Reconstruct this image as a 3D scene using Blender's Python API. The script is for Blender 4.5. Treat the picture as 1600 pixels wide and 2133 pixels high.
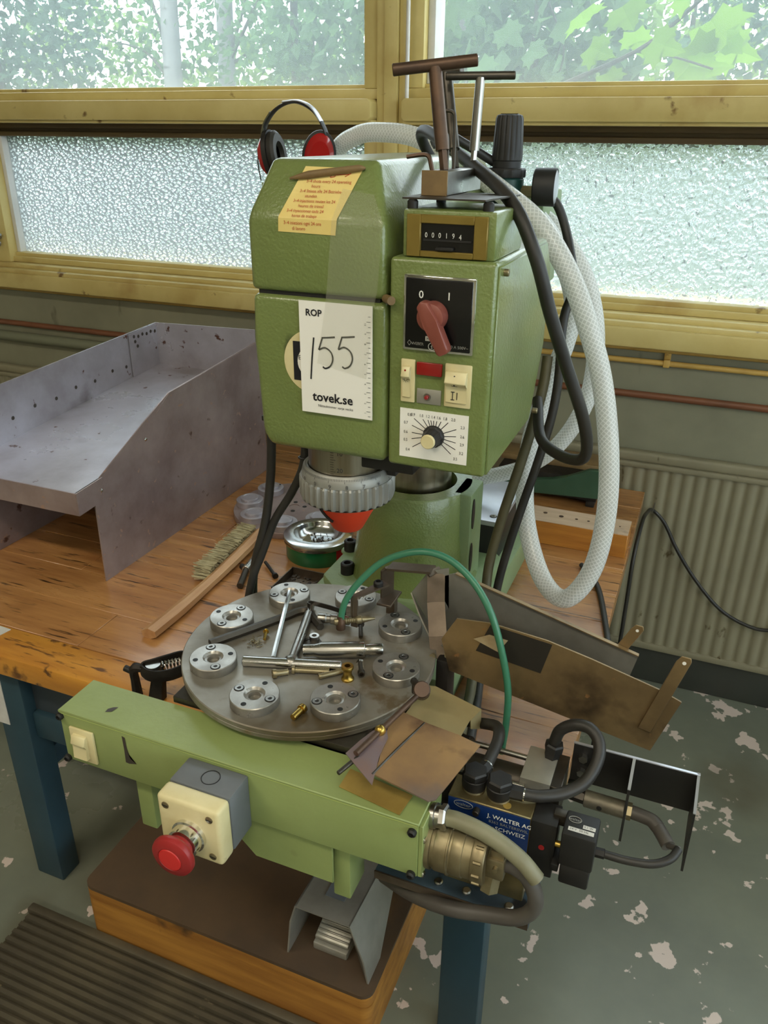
import bpy, bmesh, math, random
from mathutils import Vector, Matrix, noise
from math import sin, cos, pi, radians

for o in list(bpy.data.objects):
    bpy.data.objects.remove(o)
scene = bpy.context.scene
COL = scene.collection
S = 1.4            # the plan below is written in units of 1.4 m

# ------------------------------------------------------------------ camera
cam_d = bpy.data.cameras.new('camera')
cam_d.sensor_fit = 'VERTICAL'
cam_d.sensor_height = 32.0
cam_d.lens = 1664.0 / 2133.0 * 32.0
cam_d.clip_start = 0.02
cam_d.clip_end = 300
cam = bpy.data.objects.new('camera', cam_d)
COL.objects.link(cam)
PIT, YAW, ROL = radians(25.27), radians(21.87), radians(.57)
_f = Vector((-sin(YAW)*cos(PIT), cos(YAW)*cos(PIT), -sin(PIT)))
_r = Vector((cos(YAW), sin(YAW), 0))
_u = _r.cross(_f)
_r2 = _r*cos(ROL) + _u*sin(ROL)
_u2 = _u*cos(ROL) - _r*sin(ROL)
cam.matrix_world = Matrix(((_r2.x, _u2.x, -_f.x, 0), (_r2.y, _u2.y, -_f.y, 0), (_r2.z, _u2.z, -_f.z, 1.08*S), (0, 0, 0, 1)))
scene.camera = cam

# ------------------------------------------------------------------ light
scene.view_settings.view_transform = 'Standard'
scene.view_settings.look = 'None'
scene.view_settings.gamma = 1.0
scene.view_settings.exposure = 0.0
scene.view_settings.use_curve_mapping = False

w = bpy.data.worlds.new('sky')
scene.world = w
w.use_nodes = True
wn = w.node_tree
wn.nodes.clear()
wo = wn.nodes.new('ShaderNodeOutputWorld')
bg = wn.nodes.new('ShaderNodeBackground')
bg.inputs['Color'].default_value = (0.83, 0.92, 1.0, 1)
bg.inputs['Strength'].default_value = 5.6
wn.links.new(bg.outputs[0], wo.inputs[0])

sun_d = bpy.data.lights.new('sun', 'SUN')
sun_d.energy = 2.5
sun_d.angle = radians(3)
sun_d.color = (1.0, 0.95, 0.82)
sun = bpy.data.objects.new('sun', sun_d)
COL.objects.link(sun)
sun.rotation_euler = Vector((0.25, 0.62, -0.78)).to_track_quat('-Z', 'Y').to_euler()


def area(name, loc, size, energy, color, rot=(0, 0, 0)):
    d = bpy.data.lights.new(name, 'AREA')
    d.shape = 'RECTANGLE'
    d.size, d.size_y = size[0]*S, size[1]*S
    d.energy = energy
    d.color = color
    o = bpy.data.objects.new(name, d)
    COL.objects.link(o)
    o.location = Vector(loc)*S
    o.rotation_euler = rot
    return o


LAMPS = [(-1.15, -0.35), (0.25, -0.35), (-1.15, -1.7), (0.25, -1.7)]
for i, (lx, ly) in enumerate(LAMPS):
    area('lamp_light', (lx, ly, 2.02), (0.86, 0.14), 22, (1.0, 0.90, 0.72))

# ------------------------------------------------------------------ helpers
ORG = {}


def lin(c):
    def f(v):
        v /= 255.0
        return v/12.92 if v <= .04045 else ((v+.055)/1.055)**2.4
    return (f(c[0]), f(c[1]), f(c[2]), 1)


class B:
    """collects shapes (plan units) for ONE mesh object"""
    def __init__(s):
        s.v, s.f, s.m, s.mi, s.T = [], [], [], 0, None

    def mat(s, i):
        s.mi = i
        return s

    def xf(s, T):
        s.T = T
        return s

    def add(s, vs, fs):
        b = len(s.v)
        if s.T is not None:
            vs = [s.T @ Vector(v) for v in vs]
        s.v += [tuple(v) for v in vs]
        for f in fs:
            s.f.append(tuple(i+b for i in f))
            s.m.append(s.mi)
        return s

    def box(s, x0, x1, y0, y1, z0, z1, b=0.0, seg=2):
        vs = [(x, y, z) for x in (x0, x1) for y in (y0, y1) for z in (z0, z1)]
        fs = [(0, 1, 3, 2), (4, 6, 7, 5), (0, 4, 5, 1), (2, 3, 7, 6), (0, 2, 6, 4), (1, 5, 7, 3)]
        if b <= 0:
            return s.add(vs, fs)
        return s.solid(vs, fs, b, seg)

    def solid(s, vs, fs, b, seg=2):
        bm = bmesh.new()
        bv = [bm.verts.new(v) for v in vs]
        for f in fs:
            bm.faces.new([bv[i] for i in f])
        if b > 0:
            bmesh.ops.bevel(bm, geom=list(bm.edges), offset=b, segments=seg, profile=.5, affect='EDGES', clamp_overlap=True)
        bm.verts.index_update()
        vs = [v.co.copy() for v in bm.verts]
        fs = [[v.index for v in f.verts] for f in bm.faces]
        bm.free()
        return s.add(vs, fs)

    def prism(s, poly, vec, b=0.0, seg=2):
        n = len(poly)
        vec = Vector(vec)
        p = [Vector(q) for q in poly]
        vs = p + [q+vec for q in p]
        nrm = Vector((0, 0, 0))
        for i in range(n):
            nrm += p[i].cross(p[(i+1) % n])
        flip = nrm.dot(vec) > 0
        a = list(range(n))
        fs = [a[::-1] if flip else a, [i+n for i in (a if flip else a[::-1])]]
        for i in range(n):
            j = (i+1) % n
            q = (i, j, j+n, i+n)
            fs.append(q if flip else q[::-1])
        return s.solid(vs, fs, b, seg) if b > 0 else s.add(vs, fs)

    def sheet(s, poly, t):
        p = [Vector(q) for q in poly]
        n = Vector((0, 0, 0))
        for i in range(len(p)):
            n += p[i].cross(p[(i+1) % len(p)])
        n.normalize()
        return s.prism(p, n*t)

    def lathe(s, prof, o=(0, 0, 0), ax=(0, 0, 1), n=24, ph=0.0):
        ax = Vector(ax).normalized()
        o = Vector(o)
        u = ax.orthogonal().normalized()
        v = ax.cross(u)
        vs, fs, rings = [], [], []
        for r, h in prof:
            if abs(r) < 1e-7:
                rings.append([len(vs)])
                vs.append(o+ax*h)
            else:
                st = len(vs)
                for k in range(n):
                    a = 2*pi*k/n+ph
                    vs.append(o+ax*h+(u*cos(a)+v*sin(a))*r)
                rings.append(list(range(st, st+n)))
        for A, Bq in zip(rings[:-1], rings[1:]):
            for k in range(n):
                k2 = (k+1) % n
                if len(A) == 1 and len(Bq) == 1:
                    continue
                if len(A) == 1:
                    fs.append((A[0], Bq[k2], Bq[k]))
                elif len(Bq) == 1:
                    fs.append((A[k], A[k2], Bq[0]))
                else:
                    fs.append((A[k], A[k2], Bq[k2], Bq[k]))
        return s.add(vs, fs)

    def cyl(s, p0, p1, r0, r1=None, n=20, b=0.0, ph=0.0):
        p0, p1 = Vector(p0), Vector(p1)
        r1 = r0 if r1 is None else r1
        L = (p1-p0).length
        if b > 0:
            pr = [(0, 0), (r0-b, 0), (r0, b), (r1, L-b), (r1-b, L), (0, L)]
        else:
            pr = [(0, 0), (r0, 0), (r1, L), (0, L)]
        return s.lathe(pr, p0, p1-p0, n, ph)

    def torus(s, c, ax, R, r, n=32, m=8):
        pr = [(R+r*cos(2*pi*k/m), r*sin(2*pi*k/m)) for k in range(m+1)]
        return s.lathe(pr, c, ax, n)

    def ball(s, c, r, n=16, sc=(1, 1, 1)):
        pr = [(r*sin(pi*k/(n//2)) if 0 < k < n//2 else 0, -r*cos(pi*k/(n//2))) for k in range(n//2+1)]
        T0 = s.T
        T = Matrix.Translation(Vector(c)) @ Matrix.Diagonal((sc[0], sc[1], sc[2], 1))
        s.T = T if T0 is None else T0 @ T
        s.lathe(pr, (0, 0, 0), (0, 0, 1), n)
        s.T = T0
        return s

    def tube(s, pts, r, n=10, sub=5, cap=True, sx=1.0, up=None):
        path = crom(pts, sub) if sub > 1 else [Vector(p) for p in pts]
        N = len(path)
        rr = r if isinstance(r, (list, tuple)) else None
        vs, fs = [], []
        t0 = (path[1]-path[0]).normalized()
        u = Vector(up).normalized() if up is not None else t0.orthogonal().normalized()
        for i, p in enumerate(path):
            t = (path[min(i+1, N-1)]-path[max(i-1, 0)]).normalized()
            u = (u-t*u.dot(t)).normalized()
            v = t.cross(u)
            if rr:
                q = i/(N-1)*(len(rr)-1)
                k = min(int(q), len(rr)-2)
                ra = rr[k]*(1-(q-k))+rr[k+1]*(q-k)
            else:
                ra = r
            for k in range(n):
                a = 2*pi*(k+.5)/n
                vs.append(p+u*cos(a)*ra+v*sin(a)*ra*sx)
        for i in range(N-1):
            for k in range(n):
                k2 = (k+1) % n
                fs.append((i*n+k, i*n+k2, (i+1)*n+k2, (i+1)*n+k))
        if cap:
            fs.append(tuple(range(n))[::-1])
            fs.append(tuple(range((N-1)*n, N*n)))
        return s.add(vs, fs)

    def out(s, name, mats, parent=None, smooth=True, ang=38, org=None):
        if not isinstance(mats, (list, tuple)):
            mats = [mats]
        if parent is not None:
            org = ORG[parent.name]
            loc = Vector((0, 0, 0))
        else:
            if org is None:
                xs = [v[0] for v in s.v]
                ys = [v[1] for v in s.v]
                org = Vector(((min(xs)+max(xs))/2, (min(ys)+max(ys))/2, min(v[2] for v in s.v)))
            org = Vector(org)
            loc = org*S
        me = bpy.data.meshes.new(name)
        me.from_pydata([((v[0]-org.x)*S, (v[1]-org.y)*S, (v[2]-org.z)*S) for v in s.v], [], s.f)
        for m in mats:
            me.materials.append(MAT[m])
        me.polygons.foreach_set('material_index', s.m)
        bm = bmesh.new()
        bm.from_mesh(me)
        bmesh.ops.recalc_face_normals(bm, faces=bm.faces)
        bm.to_mesh(me)
        bm.free()
        if smooth:
            me.polygons.foreach_set('use_smooth', [True]*len(me.polygons))
            me.set_sharp_from_angle(angle=radians(ang))
        me.update()
        o = bpy.data.objects.new(name, me)
        COL.objects.link(o)
        o.location = loc
        if parent is not None:
            o.parent = parent
        ORG[o.name] = Vector(org)
        return o


def crom(pts, sub):
    P = [Vector(p) for p in pts]
    if len(P) < 3:
        return [P[0].lerp(P[-1], k/sub) for k in range(sub+1)]
    P = [P[0]*2-P[1]] + P + [P[-1]*2-P[-2]]
    out = []
    for i in range(1, len(P)-2):
        a, b, c, d = P[i-1:i+3]
        for k in range(sub):
            t = k/sub
            out.append(.5*((2*b)+(c-a)*t+(2*a-5*b+4*c-d)*t*t+(3*b-a-3*c+d)*t**3))
    out.append(P[-2])
    return out


def tag(o, label, cat, group=None, kind=None):
    o['label'] = label
    o['category'] = cat
    if group:
        o['group'] = group
    if kind:
        o['kind'] = kind
    return o


def struct(o):
    o['kind'] = 'structure'
    return o


def thing(name, label, cat, org, group=None):
    o = bpy.data.objects.new(name, None)
    COL.objects.link(o)
    o.empty_display_size = .03
    o.location = Vector(org)*S
    ORG[o.name] = Vector(org)
    return tag(o, label, cat, group)


def inst(src, name, parent, delta=(0, 0, 0), rot=None):
    """copy of a part (shared mesh) moved by delta in plan units"""
    o = src.copy()
    COL.objects.link(o)
    o.name = name
    o.parent = parent
    o.location = Vector(delta)*S
    if rot is not None:
        o.rotation_euler = rot
    ORG[o.name] = ORG[src.name]
    return o


def text(s, size, org, right, up, m, parent, name='lettering', align='LEFT', lift=.0003, bold=0.0, sx=1.0):
    cu = bpy.data.curves.new('t', 'FONT')
    cu.body = s
    cu.size = size
    cu.align_x = align
    cu.resolution_u = 2
    cu.offset = bold
    ob = bpy.data.objects.new('t', cu)
    me = ob.to_mesh()
    right, up, org = Vector(right).normalized(), Vector(up).normalized(), Vector(org)
    n = right.cross(up)
    b = B()
    b.add([org+right*v.co.x*sx+up*v.co.y+n*lift for v in me.vertices], [tuple(p.vertices) for p in me.polygons])
    ob.to_mesh_clear()
    bpy.data.objects.remove(ob)
    bpy.data.curves.remove(cu)
    return b.out(name, m, parent, smooth=False)


# ------------------------------------------------------------------ materials
MAT = {}


def mat(name, c1, c2=None, scale=6.0, rough=.5, metal=0.0, bump=0.0, bscale=60.0, spots=None, stretch=None, contrast=(.35, .65),
        rvar=0.0, spec=None, detail=6.0, coat=0.0, spots2=None, bstretch=None):
    m = bpy.data.materials.new(name)
    m.use_nodes = True
    nt = m.node_tree
    N, L = nt.nodes, nt.links
    p = N['Principled BSDF']
    p.inputs['Roughness'].default_value = rough
    p.inputs['Metallic'].default_value = metal
    if spec is not None:
        p.inputs['Specular IOR Level'].default_value = spec
    if coat:
        p.inputs['Coat Weight'].default_value = coat
        p.inputs['Coat Roughness'].default_value = .15
    p.inputs['Base Color'].default_value = lin(c1)
    tc = N.new('ShaderNodeTexCoord')
    src = tc.outputs['Object']
    if stretch:
        mp = N.new('ShaderNodeMapping')
        mp.inputs['Scale'].default_value = stretch
        L.new(src, mp.inputs[0])
        vec = mp.outputs[0]
    else:
        vec = src
    col = None
    if c2 is not None:
        nz = N.new('ShaderNodeTexNoise')
        nz.inputs['Scale'].default_value = scale
        nz.inputs['Detail'].default_value = detail
        nz.inputs['Roughness'].default_value = .6
        L.new(vec, nz.inputs['Vector'])
        rp = N.new('ShaderNodeValToRGB')
        rp.color_ramp.elements[0].position = contrast[0]
        rp.color_ramp.elements[1].position = contrast[1]
        rp.color_ramp.elements[0].color = lin(c1)
        rp.color_ramp.elements[1].color = lin(c2)
        L.new(nz.outputs['Fac'], rp.inputs[0])
        col = rp.outputs[0]
        if rvar:
            mr = N.new('ShaderNodeMapRange')
            mr.inputs['To Min'].default_value = max(rough-rvar, .03)
            mr.inputs['To Max'].default_value = min(rough+rvar, 1)
            mr.inputs['From Min'].default_value = .3
            mr.inputs['From Max'].default_value = .7
            L.new(nz.outputs['Fac'], mr.inputs['Value'])
            L.new(mr.outputs[0], p.inputs['Roughness'])
    for sp in (spots, spots2):
        if not sp:
            continue
        sc, ssc, th, sw = sp[:4]
        n2 = N.new('ShaderNodeTexNoise')
        n2.inputs['Scale'].default_value = ssc
        n2.inputs['Detail'].default_value = 5
        n2.noise_dimensions = '4D'
        n2.inputs['W'].default_value = 3.7 + th*9
        if len(sp) > 4:
            mp2 = N.new('ShaderNodeMapping')
            mp2.inputs['Scale'].default_value = sp[4]
            L.new(src, mp2.inputs[0])
            L.new(mp2.outputs[0], n2.inputs['Vector'])
        else:
            L.new(src, n2.inputs['Vector'])
        r2 = N.new('ShaderNodeValToRGB')
        r2.color_ramp.elements[0].position = th
        r2.color_ramp.elements[1].position = th+sw
        L.new(n2.outputs['Fac'], r2.inputs[0])
        mx = N.new('ShaderNodeMix')
        mx.data_type = 'RGBA'
        L.new(r2.outputs[0], mx.inputs['Factor'])
        if col is not None:
            L.new(col, mx.inputs['A'])
        else:
            mx.inputs['A'].default_value = lin(c1)
        mx.inputs['B'].default_value = lin(sc)
        col = mx.outputs['Result']
    if col is not None:
        L.new(col, p.inputs['Base Color'])
    if bump:
        n3 = N.new('ShaderNodeTexNoise')
        n3.inputs['Scale'].default_value = bscale
        n3.inputs['Detail'].default_value = 3
        if bstretch:
            mp3 = N.new('ShaderNodeMapping')
            mp3.inputs['Scale'].default_value = bstretch
            L.new(src, mp3.inputs[0])
            L.new(mp3.outputs[0], n3.inputs['Vector'])
        else:
            L.new(vec, n3.inputs['Vector'])
        bp = N.new('ShaderNodeBump')
        bp.inputs['Strength'].default_value = bump
        bp.inputs['Distance'].default_value = .002
        L.new(n3.outputs['Fac'], bp.inputs['Height'])
        L.new(bp.outputs[0], p.inputs['Normal'])
    MAT[name] = m
    return m


# paints
mat('green_hammer', (106, 120, 66), (114, 128, 72), 9, .33, bump=.55, bscale=230, spots=((58, 66, 38), 9, .70, .05), coat=.5)
mat('green_base', (116, 136, 94), (130, 148, 108), 7, .5, bump=.25, bscale=160, spots=((70, 76, 52), 14, .64, .08))
mat('green_bar', (130, 144, 86), (140, 154, 96), 7, .42, bump=.12, bscale=120, spots=((66, 62, 34), 16, .69, .03), spots2=((92, 96, 48), 7, .64, .1))
mat('green_highlight', (176, 190, 110), rough=.5)
mat('green_casting', (52, 82, 62), (62, 92, 72), 12, .45, bump=.15, bscale=120)
mat('regulator_green', (18, 52, 48), (26, 64, 58), 20, .45)
mat('beige', (216, 205, 160), (204, 190, 142), 14, .42, spots=((150, 130, 84), 20, .68, .06))
mat('card_white', (232, 230, 222), rough=.6)
mat('paper', (205, 205, 200), (190, 188, 184), 20, .7)
mat('sticker', (226, 204, 128), (218, 192, 112), 12, .5)
mat('sticker_red', (176, 60, 40), rough=.6)
mat('ink', (14, 14, 22), rough=.6)
mat('ink_soft', (50, 50, 52), rough=.6)
mat('print_white', (220, 220, 212), rough=.6)
mat('print_grey', (140, 140, 134), rough=.6)
mat('grey_box', (104, 108, 112), (96, 100, 104), 20, .5)
mat('gold_bezel', (136, 116, 54), (126, 106, 46), 30, .38, .35)
mat('black_gloss', (10, 10, 11), rough=.25)
mat('black_matt', (18, 18, 18), (28, 26, 24), 30, .55)
mat('black_iron', (26, 24, 22), (44, 38, 32), 25, .6, .3, bump=.2, bscale=120)
mat('black_paint', (22, 22, 22), (30, 28, 26), 12, .45)
mat('rubber', (30, 29, 27), (46, 43, 38), 9, .5)
mat('rubber_olive', (74, 70, 48), (92, 86, 60), 9, .55)
mat('rubber_grey', (66, 62, 58), (80, 76, 70), 9, .5)
mat('red_knob', (120, 60, 50), (132, 72, 60), 18, .4)
mat('red_lens', (140, 16, 14), rough=.2, coat=.5)
mat('red_stop', (150, 34, 34), (134, 28, 30), 14, .42)
mat('red_stop_light', (196, 40, 38), rough=.4)
mat('red_cone', (206, 62, 28), (196, 54, 24), 14, .5)
mat('red_muff', (170, 22, 26), rough=.22, coat=.4)
mat('brown_end', (110, 88, 56), (128, 104, 66), 30, .6)
# metals
mat('steel', (172, 170, 164), (150, 148, 142), 12, .32, 1.0, rvar=.12)
mat('steel_bright', (200, 200, 198), (180, 180, 178), 18, .2, 1.0, rvar=.08)
mat('steel_table', (146, 142, 132), (116, 110, 98), 7, .42, .45, rvar=.1, spots=((92, 80, 60), 6, .52, .14), spots2=((112, 98, 76), 22, .58, .08), bump=.08, bscale=90)
mat('steel_nest', (156, 153, 146), (128, 124, 116), 22, .36, .65, rvar=.1)
mat('steel_dark', (92, 88, 82), (72, 66, 58), 14, .45, .9, rvar=.1)
mat('steel_brushed', (178, 172, 158), (140, 128, 108), 30, .28, 1.0, stretch=(1, 1, .08))
mat('steel_plate', (196, 198, 204), (176, 178, 184), 8, .36, .7)
mat('chrome', (225, 225, 222), rough=.1, metal=1.0)
mat('grey_ring', (150, 150, 144), (138, 138, 132), 16, .42, .35)
mat('aluminium', (176, 174, 164), (160, 157, 146), 16, .42, .6, bump=.08, bscale=60)
mat('brass', (190, 160, 84), (168, 138, 66), 24, .32, 1.0)
mat('brass_dull', (158, 148, 118), (128, 116, 88), 24, .4, .8)
mat('brass_plate', (186, 158, 84), (158, 130, 66), 9, .38, .45)
mat('tan_plate', (172, 158, 116), (154, 138, 98), 8, .45, .4)
mat('copper_plate', (176, 140, 96), (136, 108, 86), 7, .36, .45, spots=((116, 108, 108), 6, .54, .12), spots2=((96, 70, 56), 11, .58, .1), bump=.08)
mat('copper_blue', (140, 130, 142), (156, 122, 108), 9, .32, .6)
mat('tray_steel', (188, 186, 196), (158, 152, 158), 5, .33, .5, rvar=.1, spots=((94, 62, 48), 34, .66, .04), spots2=((84, 66, 58), 5, .58, .14), bump=.05)
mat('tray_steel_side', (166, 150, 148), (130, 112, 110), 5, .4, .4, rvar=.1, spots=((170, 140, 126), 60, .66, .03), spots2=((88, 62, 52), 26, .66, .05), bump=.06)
mat('chute_steel', (146, 122, 84), (116, 96, 66), 8, .42, .5, spots=((70, 56, 40), 9, .58, .1), spots2=((150, 110, 70), 60, .68, .04))
mat('chute_grey', (140, 138, 130), (116, 112, 102), 9, .4, .5)
mat('dark_tape', (38, 34, 28), rough=.5)
mat('torn_label', (176, 160, 126), (140, 120, 86), 20, .6)
mat('rust_rod', (96, 74, 58), (74, 58, 48), 16, .45, .6)
mat('iron_bracket', (108, 96, 82), (84, 72, 60), 14, .42, .6)
mat('blue_plate', (78, 98, 112), (50, 62, 72), 9, .42, .4, spots=((30, 30, 30), 22, .6, .05))
mat('blue_label', (18, 46, 96), rough=.4)
mat('dull_casting', (132, 126, 110), (108, 102, 88), 26, .48, .7, bump=.2, bscale=150)
mat('block_top', (156, 140, 96), (120, 108, 78), 14, .4, .8)
# wood
mat('bench_wood', (188, 138, 84), (148, 98, 54), 3.0, .33, stretch=(1.2, 11, 4), bump=.10, bscale=9, contrast=(.3, .7), rvar=.1,
    spots=((66, 44, 26), 6, .58, .10, (2.2, 26, 2)), spots2=((84, 56, 34), 3, .56, .16), coat=.35)
mat('bench_edge', (206, 146, 58), (170, 110, 40), 3.4, .42, stretch=(1.4, 9, 6), bump=.1, bscale=8, contrast=(.3, .7),
    spots=((104, 66, 30), 7, .58, .08, (3, 22, 3)), spots2=((92, 60, 30), 26, .63, .05))
mat('block_wood', (190, 128, 52), (160, 100, 38), 5, .5, stretch=(1, 8, 14), bump=.1, bscale=8, spots=((70, 48, 26), 8, .66, .06))
mat('block_wood_top', (204, 178, 150), (184, 156, 128), 5, .5, stretch=(1, 8, 8), spots=((120, 112, 104), 9, .62, .08))
mat('handle_wood', (206, 166, 120), (172, 126, 84), 3, .5, stretch=(8, 1, 8), bump=.1, bscale=7)
mat('platform_side', (176, 124, 52), (140, 92, 36), 3.5, .6, stretch=(1, 5, 10), bump=.2, bscale=7, spots=((70, 48, 26), 9, .62, .08))
mat('platform_top', (88, 68, 46), (68, 54, 40), 4, .7, bump=.15, bscale=30, spots=((110, 78, 40), 5, .62, .12))
mat('bristle', (186, 178, 144), (140, 130, 98), 40, .8)
# setting
mat('wall_grey', (138, 136, 114), (124, 122, 102), 4, .6, bump=.1, bscale=20, spots=((76, 66, 46), 12, .66, .08, (1, 1, .35)))
mat('wall_pale', (196, 190, 168), (186, 180, 158), 3, .8)
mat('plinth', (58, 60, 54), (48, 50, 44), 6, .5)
mat('window_yellow', (210, 192, 128), (196, 176, 110), 6, .45, bump=.06, bscale=40, spots=((120, 92, 50), 16, .66, .05), spots2=((168, 136, 74), 5, .6, .15))
mat('window_shaded_brown', (104, 84, 54), (84, 68, 46), 9, .5, stretch=(.3, 1, 4))  # dark brown paints the recess shade onto the top of the lower frames
mat('window_white', (222, 222, 220), (206, 206, 204), 9, .45)
mat('pipe_yellow', (206, 170, 92), (180, 146, 76), 8, .45)
mat('pipe_brown', (126, 78, 52), (104, 66, 46), 6, .45)
mat('pipe_grey', (116, 118, 98), rough=.5)
mat('radiator', (142, 136, 112), (130, 124, 102), 4, .5, spots=((86, 74, 46), 26, .67, .05, (1, 1, .5)), bump=.05)
mat('floor_paint', (124, 128, 112), (104, 108, 96), 2.2, .34, bump=.10, bscale=12, rvar=.1, spots=((206, 190, 180), 17, .605, .012), spots2=((84, 76, 58), 1.6, .58, .15))
mat('leg_teal', (44, 70, 82), (38, 60, 70), 5, .42, spots=((46, 42, 34), 12, .68, .05))
mat('apron_blue', (62, 70, 76), (54, 62, 68), 6, .5)
mat('mat_rubber', (84, 76, 58), (62, 56, 44), 5, .6, bump=.2, bscale=60, spots=((120, 108, 84), 40, .68, .05))
mat('bark', (108, 108, 106), (84, 84, 80), 8, .8, stretch=(1, 1, .4), spots=((60, 56, 50), 6, .62, .05, (1, 1, 3)))
mat('twig', (54, 48, 38), rough=.8)
mat('grass', (70, 84, 50), (58, 72, 42), 3, .9)
mat('lamp_white', (225, 225, 220), rough=.5)
mat('ash', (90, 84, 80), (60, 54, 50), 40, .9, bump=.6, bscale=60)
mat('can_green', (12, 96, 58), (16, 110, 66), 12, .35, coat=.3)
mat('aluminium_hose', (132, 130, 104), (112, 108, 84), 12, .5)
mat('can_green_hose', (52, 110, 84), (60, 120, 92), 8, .35)
mat('oil_stain', (112, 120, 58), (98, 102, 48), 20, .4)
mat('bare_dark', (70, 62, 54), (56, 50, 46), 20, .5)
mat('rust_stain', (130, 84, 46), rough=.5)
mat('can_red', (170, 24, 34), rough=.4)


def leaf_mat(name, c, tr):
    m = bpy.data.materials.new(name)
    m.use_nodes = True
    N, L = m.node_tree.nodes, m.node_tree.links
    N.clear()
    o = N.new('ShaderNodeOutputMaterial')
    d = N.new('ShaderNodeBsdfDiffuse')
    t = N.new('ShaderNodeBsdfTranslucent')
    g = N.new('ShaderNodeNewGeometry')
    oi = N.new('ShaderNodeObjectInfo')
    ad = N.new('ShaderNodeMath')
    ad.operation = 'ADD'
    fr = N.new('ShaderNodeMath')
    fr.operation = 'FRACT'
    hs = N.new('ShaderNodeHueSaturation')
    hs.inputs['Color'].default_value = lin(c)
    mr = N.new('ShaderNodeMapRange')
    mr.inputs['To Min'].default_value = .6
    mr.inputs['To Max'].default_value = 1.35
    L.new(g.outputs['Random Per Island'], ad.inputs[0])
    L.new(oi.outputs['Random'], ad.inputs[1])
    L.new(ad.outputs[0], fr.inputs[0])
    L.new(fr.outputs[0], mr.inputs['Value'])
    L.new(mr.outputs[0], hs.inputs['Value'])
    L.new(hs.outputs[0], d.inputs[0])
    h2 = N.new('ShaderNodeHueSaturation')
    h2.inputs['Color'].default_value = lin(tr)
    L.new(mr.outputs[0], h2.inputs['Value'])
    L.new(h2.outputs[0], t.inputs[0])
    mx = N.new('ShaderNodeMixShader')
    mx.inputs[0].default_value = .55
    L.new(d.outputs[0], mx.inputs[1])
    L.new(t.outputs[0], mx.inputs[2])
    L.new(mx.outputs[0], o.inputs[0])
    MAT[name] = m


leaf_mat('leaf_mid', (80, 100, 74), (98, 128, 80))
leaf_mat('leaf_dark', (70, 90, 76), (82, 108, 82))
leaf_mat('leaf_light', (98, 118, 70), (124, 150, 78))
leaf_mat('leaf_maple', (104, 138, 40), (142, 182, 46))


def glass_mat(name, kind):
    m = bpy.data.materials.new(name)
    m.use_nodes = True
    N, L = m.node_tree.nodes, m.node_tree.links
    N.clear()
    o = N.new('ShaderNodeOutputMaterial')
    if kind == 'clear':
        a = N.new('ShaderNodeBsdfTransparent')
        a.inputs[0].default_value = (.95, .97, .96, 1)
        b = N.new('ShaderNodeBsdfTranslucent')
        b.inputs[0].default_value = (.8, .88, .9, 1)
        c = N.new('ShaderNodeBsdfGlossy')
        c.inputs['Roughness'].default_value = .05
        m1 = N.new('ShaderNodeMixShader')
        m1.inputs[0].default_value = .11
        L.new(a.outputs[0], m1.inputs[1])
        L.new(b.outputs[0], m1.inputs[2])
        m2 = N.new('ShaderNodeMixShader')
        m2.inputs[0].default_value = .04
        L.new(m1.outputs[0], m2.inputs[1])
        L.new(c.outputs[0], m2.inputs[2])
        L.new(m2.outputs[0], o.inputs[0])
    else:
        tc = N.new('ShaderNodeTexCoord')
        mp = N.new('ShaderNodeMapping')
        L.new(tc.outputs['Object'], mp.inputs[0])
        vz = N.new('ShaderNodeTexVoronoi' if kind == 'woven' else 'ShaderNodeTexNoise')
        if kind == 'woven':
            mp.inputs['Rotation'].default_value = (0, radians(28), 0)
            mp.inputs['Scale'].default_value = (.75, 1, 1.15)
            vz.inputs['Scale'].default_value = 95
            hh = vz.outputs['Distance']
        else:
            mp.inputs['Scale'].default_value = (1, 1, .8)
            vz.inputs['Scale'].default_value = 75
            vz.inputs['Detail'].default_value = 1
            hh = vz.outputs['Fac']
        L.new(mp.outputs[0], vz.inputs['Vector'])
        bp = N.new('ShaderNodeBump')
        bp.inputs['Strength'].default_value = 1.0
        bp.inputs['Distance'].default_value = .014 if kind == 'woven' else .016
        L.new(hh, bp.inputs['Height'])
        rf = N.new('ShaderNodeBsdfRefraction')
        rf.inputs['IOR'].default_value = 1.45
        rf.inputs['Roughness'].default_value = .06
        rf.inputs['Color'].default_value = (.90, .94, .94, 1)
        L.new(bp.outputs[0], rf.inputs['Normal'])
        tl = N.new('ShaderNodeBsdfTranslucent')
        tl.inputs[0].default_value = (.80, .85, .86, 1)
        gl = N.new('ShaderNodeBsdfGlossy')
        gl.inputs['Roughness'].default_value = .2
        L.new(bp.outputs[0], gl.inputs['Normal'])
        tp = N.new('ShaderNodeBsdfTransparent')
        tp.inputs[0].default_value = (.9, .96, .95, 1)
        m0 = N.new('ShaderNodeMixShader')
        m0.inputs[0].default_value = .04
        L.new(rf.outputs[0], m0.inputs[1])
        L.new(tp.outputs[0], m0.inputs[2])
        m1 = N.new('ShaderNodeMixShader')
        m1.inputs[0].default_value = .22
        L.new(m0.outputs[0], m1.inputs[1])
        L.new(tl.outputs[0], m1.inputs[2])
        m2 = N.new('ShaderNodeMixShader')
        m2.inputs[0].default_value = .05
        L.new(m1.outputs[0], m2.inputs[1])
        L.new(gl.outputs[0], m2.inputs[2])
        L.new(m2.outputs[0], o.inputs[0])
    MAT[name] = m


glass_mat('glass_clear', 'clear')
glass_mat('glass_woven', 'woven')
glass_mat('glass_dimple', 'dimple')


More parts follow.
